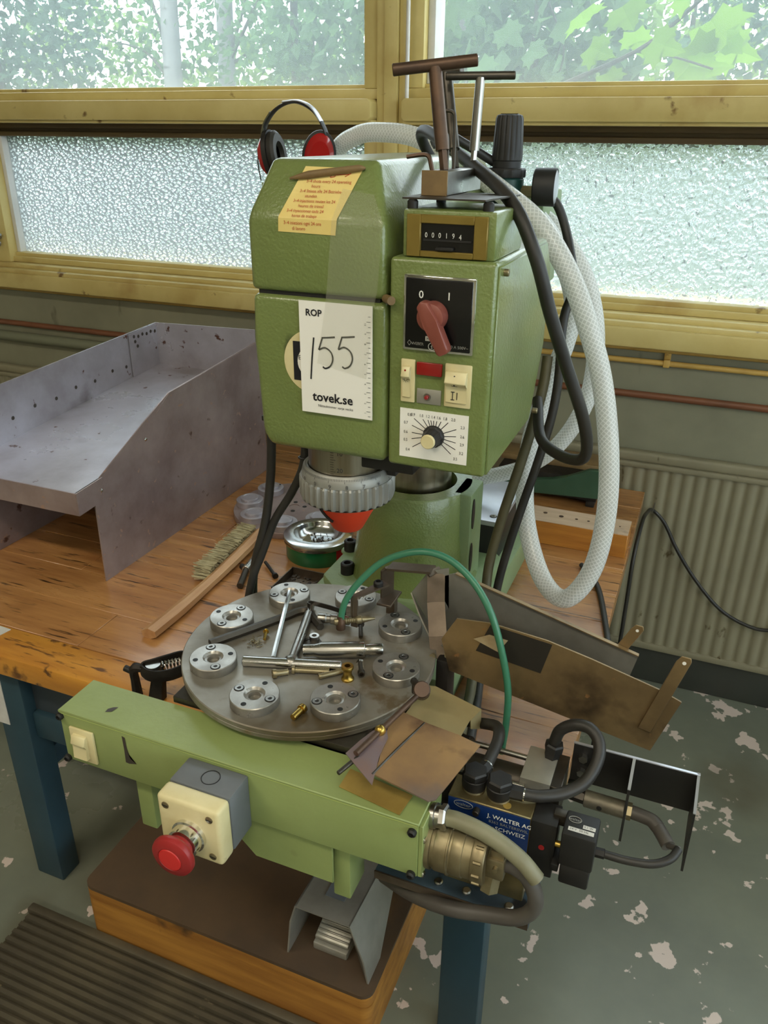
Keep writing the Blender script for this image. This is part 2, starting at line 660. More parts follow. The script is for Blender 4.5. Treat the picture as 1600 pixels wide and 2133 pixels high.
def film_mat(name, col, op, rough):
    m = bpy.data.materials.new(name)
    m.use_nodes = True
    N, L = m.node_tree.nodes, m.node_tree.links
    p = N['Principled BSDF']
    p.inputs['Base Color'].default_value = lin(col)
    p.inputs['Roughness'].default_value = rough
    o = N['Material Output']
    t = N.new('ShaderNodeBsdfTransparent')
    mx = N.new('ShaderNodeMixShader')
    mx.inputs[0].default_value = op
    L.new(t.outputs[0], mx.inputs[1])
    L.new(p.outputs[0], mx.inputs[2])
    L.new(mx.outputs[0], o.inputs[0])
    MAT[name] = m


film_mat('tape_film', (190, 190, 170), .16, .25)


def hose_mat():
    m = bpy.data.materials.new('braided_hose')
    m.use_nodes = True
    N, L = m.node_tree.nodes, m.node_tree.links
    p = N['Principled BSDF']
    uv = N.new('ShaderNodeUVMap')
    sp = N.new('ShaderNodeSeparateXYZ')
    L.new(uv.outputs[0], sp.inputs[0])
    outs = []
    for sgn in (1, -1):
        a = N.new('ShaderNodeMath')
        a.operation = 'MULTIPLY'
        a.inputs[1].default_value = 12.0*sgn
        L.new(sp.outputs['X'], a.inputs[0])
        b = N.new('ShaderNodeMath')
        b.operation = 'MULTIPLY_ADD'
        b.inputs[1].default_value = 165.0
        L.new(sp.outputs['Y'], b.inputs[0])
        L.new(a.outputs[0], b.inputs[2])
        c = N.new('ShaderNodeMath')
        c.operation = 'PINGPONG'
        c.inputs[1].default_value = .5
        L.new(b.outputs[0], c.inputs[0])
        d = N.new('ShaderNodeMath')
        d.operation = 'LESS_THAN'
        d.inputs[1].default_value = .13
        L.new(c.outputs[0], d.inputs[0])
        outs.append(d)
    mx = N.new('ShaderNodeMath')
    mx.operation = 'MAXIMUM'
    L.new(outs[0].outputs[0], mx.inputs[0])
    L.new(outs[1].outputs[0], mx.inputs[1])
    mc = N.new('ShaderNodeMix')
    mc.data_type = 'RGBA'
    mc.inputs['A'].default_value = lin((216, 218, 214))
    mc.inputs['B'].default_value = lin((246, 247, 245))
    L.new(mx.outputs[0], mc.inputs['Factor'])
    L.new(mc.outputs['Result'], p.inputs['Base Color'])
    bp = N.new('ShaderNodeBump')
    bp.inputs['Strength'].default_value = .3
    bp.inputs['Distance'].default_value = .001
    L.new(mx.outputs[0], bp.inputs['Height'])
    L.new(bp.outputs[0], p.inputs['Normal'])
    p.inputs['Roughness'].default_value = .22
    o = N['Material Output']
    tl = N.new('ShaderNodeBsdfTranslucent')
    L.new(mc.outputs['Result'], tl.inputs[0])
    ms = N.new('ShaderNodeMixShader')
    ms.inputs[0].default_value = .4
    L.new(p.outputs[0], ms.inputs[1])
    L.new(tl.outputs[0], ms.inputs[2])
    L.new(ms.outputs[0], o.inputs[0])
    MAT['braided_hose'] = m


hose_mat()
# ================================================================== the room
WY = 1.56                                    # face of the window wall
b = B().box(-3.2, 1.95, -3.0, 1.66, -.06, 0)
struct(b.out('floor', 'floor_paint'))
b = B()
b.box(-3.2, 1.95, WY, 1.66, 0, .735)
b.box(-3.2, -1.70, WY, 1.66, .735, 2.1)
b.box(1.80, 1.95, WY, 1.66, .735, 2.1)
b.box(-1.70, 1.80, WY, 1.66, 1.66, 2.1)
struct(b.out('wall_back', 'wall_grey'))
struct(B().box(-3.26, -3.2, -3.0, 1.66, 0, 2.1).out('wall_left', 'wall_pale'))
b = B()
b.box(1.95, 2.01, -3.0, 1.66, 0, .66)
b.box(1.95, 2.01, -3.0, 1.66, 1.90, 2.1)
b.box(1.95, 2.01, -3.0, -1.7, .66, 1.90)
b.box(1.95, 2.01, 1.4, 1.66, .66, 1.90)
struct(b.out('wall_right', 'wall_pale'))
b = B()
for yy in (-1.7, -.68, .34, 1.36):
    b.box(1.95, 2.00, yy, yy+.04, .66, 1.90, .003)
b.box(1.93, 2.00, -1.7, 1.4, .66, .70, .003)
b.box(1.95, 2.00, -1.7, 1.4, 1.86, 1.90, .003)
w5 = struct(b.out('window_added', 'window_yellow'))  # unseen side window, added to supply cool light from the right
for yy in (-1.66, -.64, .38):
    B().box(1.968, 1.972, yy, yy+.98, .70, 1.86).out('pane', 'glass_clear', w5)
struct(B().box(-3.26, 2.01, -3.06, -3.0, 0, 2.1).out('wall_front', 'wall_pale'))
struct(B().box(-3.26, 2.01, -3.06, 1.66, 2.1, 2.16).out('ceiling', 'wall_pale'))
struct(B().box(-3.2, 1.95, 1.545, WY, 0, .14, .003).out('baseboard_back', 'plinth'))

# window sill and mullion
b = B()
b.box(-1.78, 1.84, 1.515, WY+.02, .732, .768, .004)
b.box(-1.78, 1.84, 1.522, WY+.02, .765, .777, .003)
b.box(-1.78, 1.84, 1.540, WY+.02, .775, .787, .004)
struct(b.out('trim_1', 'window_yellow'))
b = B()
b.box(-.6435, -.627, 1.545, 1.63, .787, 1.66, .002)
b.box(-.6265, -.600, 1.538, 1.63, .787, 1.66, .002)
b.box(-.5995, -.583, 1.545, 1.63, .787, 1.66, .002)
struct(b.out('trim_2', 'window_yellow'))
struct(B().cyl((-.5795, 1.535, 1.141), (-.5795, 1.535, 1.66), .0036, n=12).out('trim_3', 'window_white'))


def win_upper(name, x0, x1, white_left):
    # rail, sash, bead, pane
    b = B()
    b.prism([(x0+.006, 1.515, 1.103), (x1-.006, 1.515, 1.103), (x1, 1.515, 1.109), (x1, 1.515, 1.134), (x1-.006, 1.515, 1.14), (x0+.006, 1.515, 1.14), (x0, 1.515, 1.134), (x0, 1.515, 1.109)], (0, .10, 0), .0015)
    b.box(x0, x1, 1.523, 1.63, 1.097, 1.105, .002)
    root = struct(b.out(name, 'window_yellow'))
    sb = B()
    l = x0+.028
    r = x1-.028
    sb.box(x0, x1, 1.552, 1.63, 1.14, 1.158, .002)
    sb.box(x0, x1, 1.565, 1.63, 1.156, 1.1655, .002)
    sb.box(x0, l, 1.552, 1.63, 1.158, 1.63, .002)
    sb.box(r, x1, 1.552, 1.63, 1.158, 1.63, .002)
    sb.box(x0, x1, 1.552, 1.63, 1.62, 1.66, .002)
    sb.out('sash', 'window_yellow', root)
    wb = B()
    if white_left:
        wb.box(l, l+.014, 1.572, 1.625, 1.1655, 1.62, .002)
    else:
        wb.box(r-.004, r, 1.572, 1.625, 1.1655, 1.62, .001)
    wb.out('glazing_bead', 'window_white', root)
    B().box(l, r, 1.598, 1.602, 1.163, 1.622).out('pane', 'glass_clear', root)
    return root


def win_lower(name, x0, x1, glass, left_frame):
    b = B()
    b.box(x0, x1, 1.565, 1.64, .787, .800, .002)
    b.box(x0, x1, 1.575, 1.64, .799, .809, .002)
    b.box(x0, x0+.05, 1.555, 1.64, .787, 1.097, .002)
    b.box(x1-.03, x1, 1.555, 1.64, .787, 1.097, .002)
    root = struct(b.out(name, 'window_yellow'))
    t = B()
    t.box(x0, x1, 1.575, 1.64, 1.070, 1.080, .002)
    t.box(x0, x1, 1.590, 1.64, 1.079, 1.088, .001)
    t.box(x0, x1, 1.580, 1.64, 1.087, 1.098, .001)
    t.out('top_rail', 'window_shaded_brown', root)
    B().box(x0+.05, x0+.062, 1.58, 1.635, .809, 1.07, .002).out('glazing_bead', 'window_white', root)
    B().box(x0+.05, x1-.03, 1.598, 1.602, .806, 1.073).out('pane', glass, root)
    return root


w1 = win_upper('window_1', -1.70, -.6435, False)
w2 = win_upper('window_2', -.583, 1.80, True)
w3 = win_lower('window_3', -1.675, -.6435, 'glass_woven', True)
w4 = win_lower('window_4', -.583, 1.80, 'glass_dimple', False)
# stay hook on the left jamb
b = B()
b.cyl((-1.645, 1.556, .845), (-1.645, 1.54, .845), .004)
b.torus((-1.645, 1.545, .832), (0, 1, 0), .007, .0016, 16, 6)
b.cyl((-1.655, 1.545, .852), (-1.633, 1.545, .852), .003)
b.out('stay_hook', 'steel', w3)

# pipes under the sill
b = B().cyl((-3.2, 1.5535, .7235), (1.95, 1.5535, .7235), .0045, n=10)
p = tag(b.out('conduit', 'pipe_yellow'), 'thin beige conduit tucked right under the yellow window sill', 'pipe')
r = thing('conduit_pipe', 'yellowish clipped pipe below the sill, right of the machine', 'pipe', (.4, 1.553, .70))
B().cyl((-.45, 1.553, .700), (1.95, 1.553, .700), .0052, n=12).out('tube', 'pipe_yellow', r)
for cx in (-.06, .19, .5, .9, 1.3):
    q = B()
    q.box(cx-.006, cx+.006, 1.5465, 1.56, .693, .708, .002)
    q.box(cx-.006, cx+.006, 1.555, 1.56, .706, .722, .001)
    q.cyl((cx, 1.556, .714), (cx, 1.552, .714), .0025, n=8)
    q.out('clip', 'pipe_yellow', r)
tag(B().cyl((-3.2, 1.5525, .636), (1.95, 1.5525, .636), .0068, n=14).out('heating_pipe', 'pipe_brown'), 'brown painted heating pipe running along the grey wall', 'pipe')
tag(B().cyl((-3.2, 1.546, .603), (-.9, 1.546, .603), .013, n=16).out('grey_pipe', 'pipe_grey'), 'thick grey pipe on the wall behind the sheet metal tray', 'pipe')


def radiator(name, x0, x1, label):
    r = thing(name, label, 'radiator', ((x0+x1)/2, 1.545, .08))
    vs, fs = [], []
    pitch = .023
    n = int((x1-x0)/pitch)
    prof = [(0, 0), (.14, 0), (.26, -.0022), (.74, -.0022), (.86, 0)]
    xs = []
    for i in range(n):
        for t, d in prof:
            xs.append((x0+(i+t)*pitch, 1.541+d))
    xs.append((x0+n*pitch, 1.541))
    for x, y in xs:
        vs.append((x, y, .10))
        vs.append((x, y, .495))
    for i in range(len(xs)-1):
        fs.append((2*i, 2*i+2, 2*i+3, 2*i+1))
    b = B().add(vs, fs)
    b.out('corrugated_front', 'radiator', r, ang=60)
    B().box(x0, x1, 1.5445, 1.5595, .10, .495).out('body', 'radiator', r)
    t = B()
    t.box(x0-.004, x1+.004, 1.533, 1.5595, .495, .506, .003)
    t.box(x0-.004, x1+.004, 1.5365, 1.5595, .505, .526, .006, 3)
    t.out('top_cap', 'radiator', r)
    B().box(x0-.002, x1+.002, 1.535, 1.5595, .086, .101, .003).out('bottom_channel', 'radiator', r)
    return r


radiator('panel_radiator', -.62, 1.25, 'olive corrugated panel radiator on the wall right of the bench')
radiator('panel_radiator', -2.4, -.72, 'olive corrugated panel radiator half hidden behind the sheet metal tray')

# ceiling lamps
for i, (lx, ly) in enumerate(LAMPS):
    nm = ['near the window on the left', 'near the window on the right', 'at the back of the room on the left', 'at the back of the room on the right'][i]
    r = thing('ceiling_lamp', 'white fluorescent batten lamp on the ceiling ' + nm, 'lamp', (lx, ly, 2.04), 'ceiling batten lamps')
    B().prism([(lx-.45, ly-.03, 2.045), (lx-.45, ly+.03, 2.045), (lx-.45, ly+.05, 2.1), (lx-.45, ly-.05, 2.1)], (.9, 0, 0)).out('housing', 'lamp_white', r)

# ================================================================== outside
struct(B().box(-30, 30, 1.75, 60, -.4, -.3).out('ground_outside', 'grass'))
rnd = random.Random(5)


def leaves(b, n, c, rad, size, rnd, hollow=.3):
    for _ in range(n):
        while True:
            p = Vector((rnd.uniform(-1, 1), rnd.uniform(-1, 1), rnd.uniform(-1, 1)))
            if hollow*hollow < p.length_squared < 1:
                break
        c0 = Vector((c[0]+p.x*rad[0], c[1]+p.y*rad[1], c[2]+p.z*rad[2]))
        s = size*rnd.uniform(.6, 1.3)
        a = Vector((rnd.uniform(-1, 1), rnd.uniform(-1, 1), rnd.uniform(-1.2, .2))).normalized()
        q = a.cross(Vector((rnd.uniform(-1, 1), rnd.uniform(-1, 1), rnd.uniform(-1, 1)))).normalized()
        nrm = a.cross(q)*s*.12
        b.add([c0, c0+a*s*.35+q*s*.34+nrm, c0+a*s, c0+a*s*.35-q*s*.34+nrm], [(0, 1, 2), (0, 2, 3)])


def tree(label, x, y, h, trunk_r, blobs, m, n, size, trunk_m='bark', lean=0.0, name='tree', seed=1):
    rn = random.Random(seed)
    r = thing(name, label, 'tree', (x, y, -.3), 'trees outside the windows')
    t = B()
    pts = [(x, y, -.3), (x+lean*.3, y, h*.3), (x+lean*.7, y+.03, h*.65), (x+lean, y, h)]
    t.tube(pts, [trunk_r*1.15, trunk_r, trunk_r*.8, trunk_r*.4], 12, 5)
    t.out('trunk', trunk_m, r)
    br = B()
    for k, (c, rad) in enumerate(blobs):
        base = Vector((x+lean*.5, y, max(.4, c[2]-rad[2]*.9)))
        for j in range(4):
            e = Vector((c[0]+rn.uniform(-.8, .8)*rad[0], c[1]+rn.uniform(-.8, .8)*rad[1], c[2]+rn.uniform(-.5, .8)*rad[2]))
            mid = base.lerp(e, .5)+Vector((rn.uniform(-.1, .1), 0, rn.uniform(-.05, .15)))
            br.tube([base, mid, e], [trunk_r*.22, trunk_r*.13, trunk_r*.05], 5, 4)
    br.out('branches', 'twig', r)
    f = B()
    tot = sum(q[1][0]*q[1][2] for q in blobs)
    for c, rad in blobs:
        leaves(f, int(n*rad[0]*rad[2]/tot), c, rad, size, rn)
    f.out('foliage', m, r, smooth=False)
    return r


# seen through the left window
tree('birch with a pale straight trunk, left one of the pair of birches', -4.54, 6.4, 4.2, .080, [((-4.7, 6.8, 2.1), (1.0, .5, .75))], 'leaf_mid', 1100, .085, seed=11, lean=.06)
tree('birch with a pale trunk, right one of the pair of birches', -4.90, 7.8, 4.8, .088, [((-4.2, 8.0, 2.4), (.9, .4, .8))], 'leaf_mid', 900, .095, seed=12, lean=.1)
tree('leafy tree with grey-green leaves at the left edge of the left window', -5.95, 5.9, 3.6, .05, [((-5.75, 6.0, 1.85), (.85, .45, .7))], 'leaf_dark', 2300, .08, 'twig', seed=13)
tree('leafy tree filling the right part of the left window', -2.95, 5.6, 3.4, .03, [((-2.55, 5.7, 1.65), (.68, .45, .6))], 'leaf_mid', 2100, .085, 'twig', seed=14)
tree('thin bush low behind the birches', -4.5, 9.0, 2.2, .03, [((-4.6, 9.2, 1.5), (2.0, .6, .75))], 'leaf_light', 2300, .11, 'twig', seed=15, name='bush')
tree('yellowish bush low at the far left behind the birches', -9.0, 10.4, 2.4, .03, [((-9.0, 10.6, 1.8), (1.8, .6, 1.0))], 'leaf_light', 2000, .11, 'twig', seed=16, name='bush')
# seen through the right window
tree('grey bare-branched tree at the left edge of the right window', -1.98, 6.2, 3.4, .06, [((-1.9, 6.4, 1.75), (.42, .4, .6))], 'leaf_dark', 330, .08, seed=17, lean=.1)
tree('young maple tree in the middle of the right window', -1.05, 4.6, 3.0, .025, [((-1.1, 4.8, 1.55), (.62, .4, .55))], 'leaf_mid', 1300, .11, 'twig', seed=18)
tree('silvery leafed birch at the right edge of the right window', .12, 5.3, 3.6, .05, [((-.05, 5.3, 1.5), (.45, .4, .7)), ((.8, 5.1, 1.5), (.6, .4, .7))], 'leaf_dark', 2600, .07, seed=19)
tree('wide light green bush far behind the maple', -.6, 9.0, 2.4, .04, [((-.6, 9.2, 1.6), (1.5, .6, .8))], 'leaf_light', 2000, .11, 'twig', seed=20, name='bush')
tree('wide green bush far behind the window mullion', -3.2, 10.6, 2.6, .04, [((-3.1, 10.8, 1.7), (1.0, .6, .9))], 'leaf_mid', 1300, .11, 'twig', seed=21, name='bush')
tree('green bush far right outside the window', 2.6, 8.0, 2.6, .04, [((2.4, 8.2, 1.4), (1.6, .7, 1.0))], 'leaf_mid', 2000, .11, 'twig', seed=22, name='bush')

# maple branch close to the right window
LOBE = [(0, 0), (.16, -.06), (.34, -.16), (.40, .02), (.58, .06), (.48, .20), (.62, .40), (.44, .38), (.36, .48), (.30, .38), (.20, .58), (.18, .74), (.10, .80), (0, 1.0)]
LEAF = LOBE + [(-x, y) for x, y in LOBE[-2:0:-1]]
r = thing('maple_branch', 'maple branch with large bright yellow-green leaves close outside the right window', 'branch', (-.18, 2.55, 1.2))
b = B()
b.tube([(-.72, 2.6, 1.10), (-.52, 2.55, 1.20), (-.3, 2.5, 1.285), (-.18, 2.48, 1.37), (-.04, 2.45, 1.5)], [.009, .008, .006, .005, .003], 6, 5)
b.tube([(-.3, 2.5, 1.285), (-.20, 2.5, 1.27), (-.1, 2.48, 1.24)], .003, 5, 4)
b.tube([(-.52, 2.55, 1.20), (-.5, 2.55, 1.3), (-.55, 2.5, 1.42)], .003, 5, 4)
b.out('twig', 'twig', r)
rn = random.Random(9)
LP = [(.10, 1.42, .16), (.17, 1.36, .19), (.13, 1.30, .16), (.14, 1.25, .15), (.05, 1.30, .12), (.20, 1.45, .15), (-.06, 1.40, .14), (-.02, 1.34, .10), (-.14, 1.37, .13), (-.12, 1.30, .11), (-.22, 1.36, .13),
      (-.26, 1.42, .12), (-.3, 1.30, .10), (.02, 1.21, .11), (.08, 1.17, .10), (-.08, 1.24, .10), (-.2, 1.22, .08), (-.38, 1.36, .11), (-.34, 1.22, .10), (-.44, 1.27, .11), (-.5, 1.40, .12), (-.42, 1.44, .11), (.02, 1.46, .12), (-.16, 1.46, .12), (.22, 1.30, .13), (-.05, 1.17, .08)]
for i, (lx, lz, sz) in enumerate(LP):
    c = Vector((lx-.30, 2.5+rn.uniform(-.12, .12), lz))
    dirv = Vector((rn.uniform(.2, 1.0), rn.uniform(-.6, .2), rn.uniform(-.75, .05))).normalized()
    side = dirv.cross(Vector((rn.uniform(-.3, .3), -1, rn.uniform(.3, 1.1)))).normalized()
    nrm = dirv.cross(side)
    sz *= .78
    b = B()
    pts = [c+dirv*(y*sz)+side*(x*sz)+nrm*(abs(x)*sz*.25-y*y*sz*.15) for x, y in LEAF]
    ctr = c+dirv*(.35*sz)
    b.add([ctr]+pts, [(0, k+1, (k+1) % len(pts)+1) for k in range(len(pts))])
    b.out('leaf', 'leaf_maple' if lx > -.15 else 'leaf_mid', r, smooth=False)
# ================================================================== workbench
BT = .45
r = thing('workbench', 'long workbench with brown plank top and dark teal legs under the machine', 'workbench', (-.6, 1.07, 0))
B().box(-1.15, -.06, .623, .681, .417, BT, .0025).out('front_board', 'bench_edge', r)
y = .6815
rn = random.Random(3)
k = 0
while y < 1.52:
    y2 = min(y+.0845, 1.528)
    xs = [-1.15, [-.72, -.50, -.86, -.40][k % 4], -.06]
    for a, c in zip(xs[:-1], xs[1:]):
        B().box(a+.0003, c-.0003, y+.0003, y2-.0003, .420, BT-rn.uniform(0, .0004), .0007, 1).out('plank', 'bench_wood', r)
    y = y2
    k += 1
B().box(-1.10, -.10, .665, .682, .325, .417, .002).out('apron', 'apron_blue', r)
B().box(-1.10, -.10, 1.47, 1.487, .325, .417, .002).out('apron', 'apron_blue', r)
for x0, x1 in ((-.8545, -.8025), (-.1770, -.1250)):
    B().box(x0, x1, .645, .683, 0, .418, .003).out('leg', 'leg_teal', r)
    B().box(x0, x1, 1.455, 1.493, 0, .418, .003).out('leg', 'leg_teal', r)
    B().box(x0+.012, x1-.012, .683, 1.455, .20, .235, .003).out('side_rail', 'leg_teal', r)
B().box(-.8025, -.745, .655, .672, .285, .330, .004).out('corner_gusset', 'leg_teal', r)
tag(B().box(-.90, -.8365, .6437, .6447, .305, .40).out('paper_sheet', 'paper'), 'white paper sheet with faint lines stuck to the left bench leg', 'paper')
tag(B().prism([(-.90, .655, .4502), (-.835, .6535, .4502), (-.831, .676, .4502), (-.90, .679, .4502)], (0, 0, .0006)).out('paper_scrap', 'paper'), 'small white paper scrap on the bench top at the far left', 'paper')

# ================================================================== sheet metal tray
TX0, TX1, TY0, TY1 = -1.03, -.80, .802, 1.32
r = thing('sheet_metal_tray', 'large open sheet metal tray with sloping floor standing on the bench', 'tray', (-.915, 1.06, BT))
t = .0022


def zf(y):
    return .612+(y-.802)*.040/.518


B().prism([(TX0, TY0, zf(TY0)), (TX1, TY0, zf(TY0)), (TX1, TY1, zf(TY1)), (TX0, TY1, zf(TY1))], (0, 0, -t)).out('tray_floor', 'tray_steel', r)
B().prism([(TX0, TY0, zf(TY0)-.004), (TX0, TY1, zf(TY1)-.004), (TX0, TY1, .735), (TX0, .90, .714), (TX0, TY0, .69)], (-t, 0, 0)).out('left_wall', 'tray_steel', r)
B().prism([(TX0+.001, 1.235, .728), (TX0+.001, TY1, .736), (TX0+.001, TY1, zf(TY1)), (TX0+.001, 1.235, zf(1.235))], (.0014, 0, 0)).out('overlap_plate', 'tray_steel', r)
B().prism([(TX0, TY1, zf(TY1)-.004), (TX1, TY1, zf(TY1)-.004), (TX1, TY1, .742), (TX0, TY1, .736)], (0, t, 0)).out('back_wall', 'tray_steel', r)
b = B()
b.prism([(TX1, .836, BT), (TX1, 1.3415, BT), (TX1, 1.32, .719), (TX1, 1.039, .6966), (TX1, .969, .6675), (TX1, .856, zf(.856)+.001), (TX1, .838, .581)], (t, 0, 0))
b.out('right_wall', 'tray_steel_side', r)
B().prism([(TX1+t, 1.00, .672), (TX1+t, 1.325, .695), (TX1+t, 1.326, .718), (TX1+t, 1.039, .6966)], (.0012, 0, 0)).out('upper_overlap', 'tray_steel_side', r)
B().prism([(TX0, TY0, zf(TY0)+.001), (TX1+.004, TY0, zf(TY0)+.001), (TX1+.004, TY0, .578), (TX0, TY0, .578)], (0, -t, 0)).out('front_lip', 'tray_steel_side', r)
B().prism([(TX1+.0035, TY0-.002, zf(TY0)+.001), (TX1+.0035, .857, zf(.857)+.001), (TX1+.0035, .843, .581), (TX1+.0035, TY0-.002, .578)], (t, 0, 0)).out('lip_return', 'tray_steel_side', r)
b = B()
b.prism([(TX0, .85, BT), (TX0, 1.34, BT), (TX0, 1.32, .64), (TX0, .85, .61)], (t, 0, 0))
b.out('left_skirt', 'tray_steel_side', r)
for yy, zz in ((.853, .597), (.966, .640)):
    B().lathe([(0, .0016), (.0018, .0014), (.003, 0), (0, 0)], (TX1+t+.002, yy, zz), (1, 0, 0), 10).out('rivet', 'steel_bright', r)
sw = [(TX0+.0024, 1.25+k*.013, .722-.002*(k % 2)) for k in range(6)]
sw += [(TX0, yy, .655+.05*(yy-.93)+.004*(k % 2)) for k, yy in enumerate((.93, .98, 1.03, 1.08, 1.13, 1.18, 1.22))]
sw += [(TX0+.0024, 1.252, .712), (TX0+.0024, 1.258, .702)]
s0 = B().lathe([(0, .0004), (.0032, .0003), (.0034, 0)], sw[0], (1, 0, 0), 10).out('spot_weld', 'steel_dark', r)
for q in sw[1:]:
    inst(s0, 'spot_weld', r, Vector(q)-Vector(sw[0]))

# ================================================================== riveting machine
PX, PY = -.336, .955                    # column axis
m = thing('riveting_machine', 'green hammered-finish riveting press with control box on a round column', 'machine', (PX, .95, BT))
b = B()
b.prism([(-.457, .735, BT), (-.2147, .735, BT), (-.2147, 1.20, BT), (-.457, 1.20, BT)], (0, 0, .05), .003)
b.out('base_plate', 'green_base', m)
b = B()
b.prism([(PX-.112, .885, .50), (PX-.085, .86, .50), (PX+.085, .86, .50), (PX+.112, .885, .50), (PX+.112, 1.03, .50), (PX+.085, 1.06, .50), (PX-.085, 1.06, .50), (PX-.112, 1.03, .50)], (0, 0, .016), .004)
b.out('flange', 'green_base', m)
b = B()
b.lathe([(0, .50), (.094, .50), (.0875, .53), (.083, .56), (.0795, .60), (.0785, .652), (.0765, .655), (.056, .655), (.055, .63), (0, .63)], (PX, PY, 0), n=64)
b.out('column_sleeve', 'green_hammer', m)
b = B()
b.box(PX+.060, PX+.088, .925, .985, .505, .655, .004)
b.out('clamp_boss', 'green_base', m)
b = B()
for z0 in (.625, .56):
    b.prism([(PX+.0885, .935+.006*cos(a*pi/8), z0+.022*sin(a*pi/8)) for a in range(16)], (.0008, 0, 0))
b.out('clamp_slots', 'black_matt', m)
B().lathe([(0, .60), (.048, .60), (.048, .80), (0, .80)], (PX, PY, 0), n=48).out('column', 'steel_brushed', m)


def socket_bolt(name, x, y, z, r=.010, h=.016, parent=m, mt='black_matt', ax=(0, 0, 1), n=20):
    b = B()
    b.lathe([(r, 0), (r, h-.0015), (r-.0015, h), (r*.55, h), (r*.55, h-r*.5), (0, h-r*.5)], (x, y, z), ax, n)
    return b.out(name, mt, parent)


for bx, by in ((-.4165, .90), (-.441, .965), (-.2725, 1.018), (-.259, .975)):
    B().lathe([(0, .0025), (.013, .0025), (.014, 0)], (bx, by, .514), n=20).out('washer_face', 'green_base', m)
    socket_bolt('flange_bolt', bx, by, .516, .0095, .017)
# rear housing with steel lid
B().box(-.42, -.236, 1.035, 1.185, .50, .563, .002).out('rear_housing', 'black_paint', m)
b = B().box(-.424, -.232, 1.032, 1.188, .563, .571, .001)
lid = b.out('housing_lid', 'steel_plate', m)
for bx, by in ((-.247, 1.05), (-.247, 1.165)):
    B().lathe([(.0056, 0), (.0056, .0004), (0, .0004)], (bx, by, .571), n=16).out('lid_screw', 'black_matt', lid)
    B().lathe([(.0044, 0), (.0044, .001), (.002, .001), (.002, .0003), (0, .0003)], (bx, by, .571), n=16).out('lid_screw', 'steel', lid)

# head: upper cover
HX0, HX1 = -.404, -.2685


def tapered(profile, b=.004, seg=3):
    """stack of x/y rectangles at heights -> convex shell"""
    vs, fs = [], []
    for (x0, x1, y0, y1, z) in profile:
        vs += [(x0, y0, z), (x1, y0, z), (x1, y1, z), (x0, y1, z)]
    n = len(profile)
    fs.append((3, 2, 1, 0))
    for i in range(n-1):
        for k in range(4):
            k2 = (k+1) % 4
            fs.append((4*i+k, 4*i+k2, 4*i+4+k2, 4*i+4+k))
    fs.append(tuple(4*(n-1)+k for k in range(4)))
    q = B()
    q.solid(vs, fs, b, seg)
    return q


tapered([(HX0, HX1, .665, 1.035, .9475), (HX0-.0005, HX1, .665, 1.035, 1.0125), (-.394, -.289, .699, 1.035, 1.0605)], .006).out('upper_cover', 'green_hammer', m)
B().box(HX0+.006, HX1-.006, .67, 1.03, .944, .949).out('cover_gap', 'black_matt', m)
tapered([(-.394, -.2685, .669, 1.02, .7925), (-.4005, -.2665, .665, 1.03, .806), (HX0-.001, -.2665, .665, 1.035, .90), (HX0+.001, -.2665, .665, 1.035, .9445)], .006).out('lower_head', 'green_hammer', m)
B().cyl((-.2683, .668, .949), (-.258, .655, .950), .0038, n=14).out('hinge_pin', 'brown_end', m)
# maker's disc, mostly under the card
b = B().lathe([(.0306, 0), (.0300, .0008), (0, .0008)], (-.341, .665, .8845), (0, -1, 0), 48)
disc = b.out('badge', 'beige', m)
B().box(-.361, -.321, .6638, .6643, .866, .9035).out('badge_square', 'ink', disc)
B().lathe([(.0155, 0), (.0155, .0003), (0, .0003)], (-.341, .6638, .8845), (0, -1, 0), 32).out('badge_circle', 'card_white', disc)
text('E', .006, (-.3555, .6635, .8865), (1, 0, 0), (0, 0, 1), 'ink', disc)

# quill, micrometer ring, red cone
QX, QY = -.336, .729
b = B().lathe([(0, .755), (.0415, .755), (.0415, .80), (0, .80)], (QX, QY, 0), n=48)
q = b.out('quill', 'steel_brushed', m)


def ontocyl(s, size, ang, rad, z, mt, par, cx=QX, cy=QY):
    """ang: degrees from -Y towards +X"""
    a = radians(ang)
    n = Vector((sin(a), -cos(a), 0))
    rt = Vector((cos(a), sin(a), 0))
    c = Vector((cx, cy, z))+n*rad
    return text(s, size, c, rt, (0, 0, 1), mt, par, align='CENTER', lift=.0004)


b = B()
for k in range(16):
    zz = .7600+k*.0026
    w_ = .0045 if k % 5 == 2 else .0024
    a = radians(2)
    n = Vector((sin(a), -cos(a), 0))
    rt = Vector((cos(a), sin(a), 0))
    c = Vector((QX, QY, zz))+n*.0417
    b.add([c-rt*.0015, c+rt*w_, c+rt*w_+Vector((0, 0, .0005)), c-rt*.0015+Vector((0, 0, .0005))], [(0, 1, 2, 3)])
b.out('scale_marks', 'ink_soft', q, smooth=False)
ontocyl('20', .0068, 14, .0416, .7650, 'ink_soft', q)
ontocyl('10', .0068, 14, .0416, .7835, 'ink_soft', q)
b = B().lathe([(.0425, .7610), (.0455, .7615), (.0475, .7595), (.0500, .7500), (.0500, .7490), (.0485, .7485), (.0425, .7485)], (QX, QY, 0), n=64)
ring = b.out('micrometer_ring', 'grey_ring', m)
nb = 34
vs, fs = [], []
for k in range(nb*4):
    a = 2*pi*k/(nb*4)
    rr = .0522 if k % 4 in (0, 1) else .0492
    for zz, sc in ((.7490, .97), (.7465, 1), (.7290, 1), (.7240, .965)):
        vs.append((QX+cos(a)*rr*sc, QY+sin(a)*rr*sc, zz))
N4 = nb*4
for k in range(N4):
    k2 = (k+1) % N4
    for j in range(3):
        fs.append((k*4+j, k2*4+j, k2*4+j+1, k*4+j+1))
b = B().add(vs, fs)
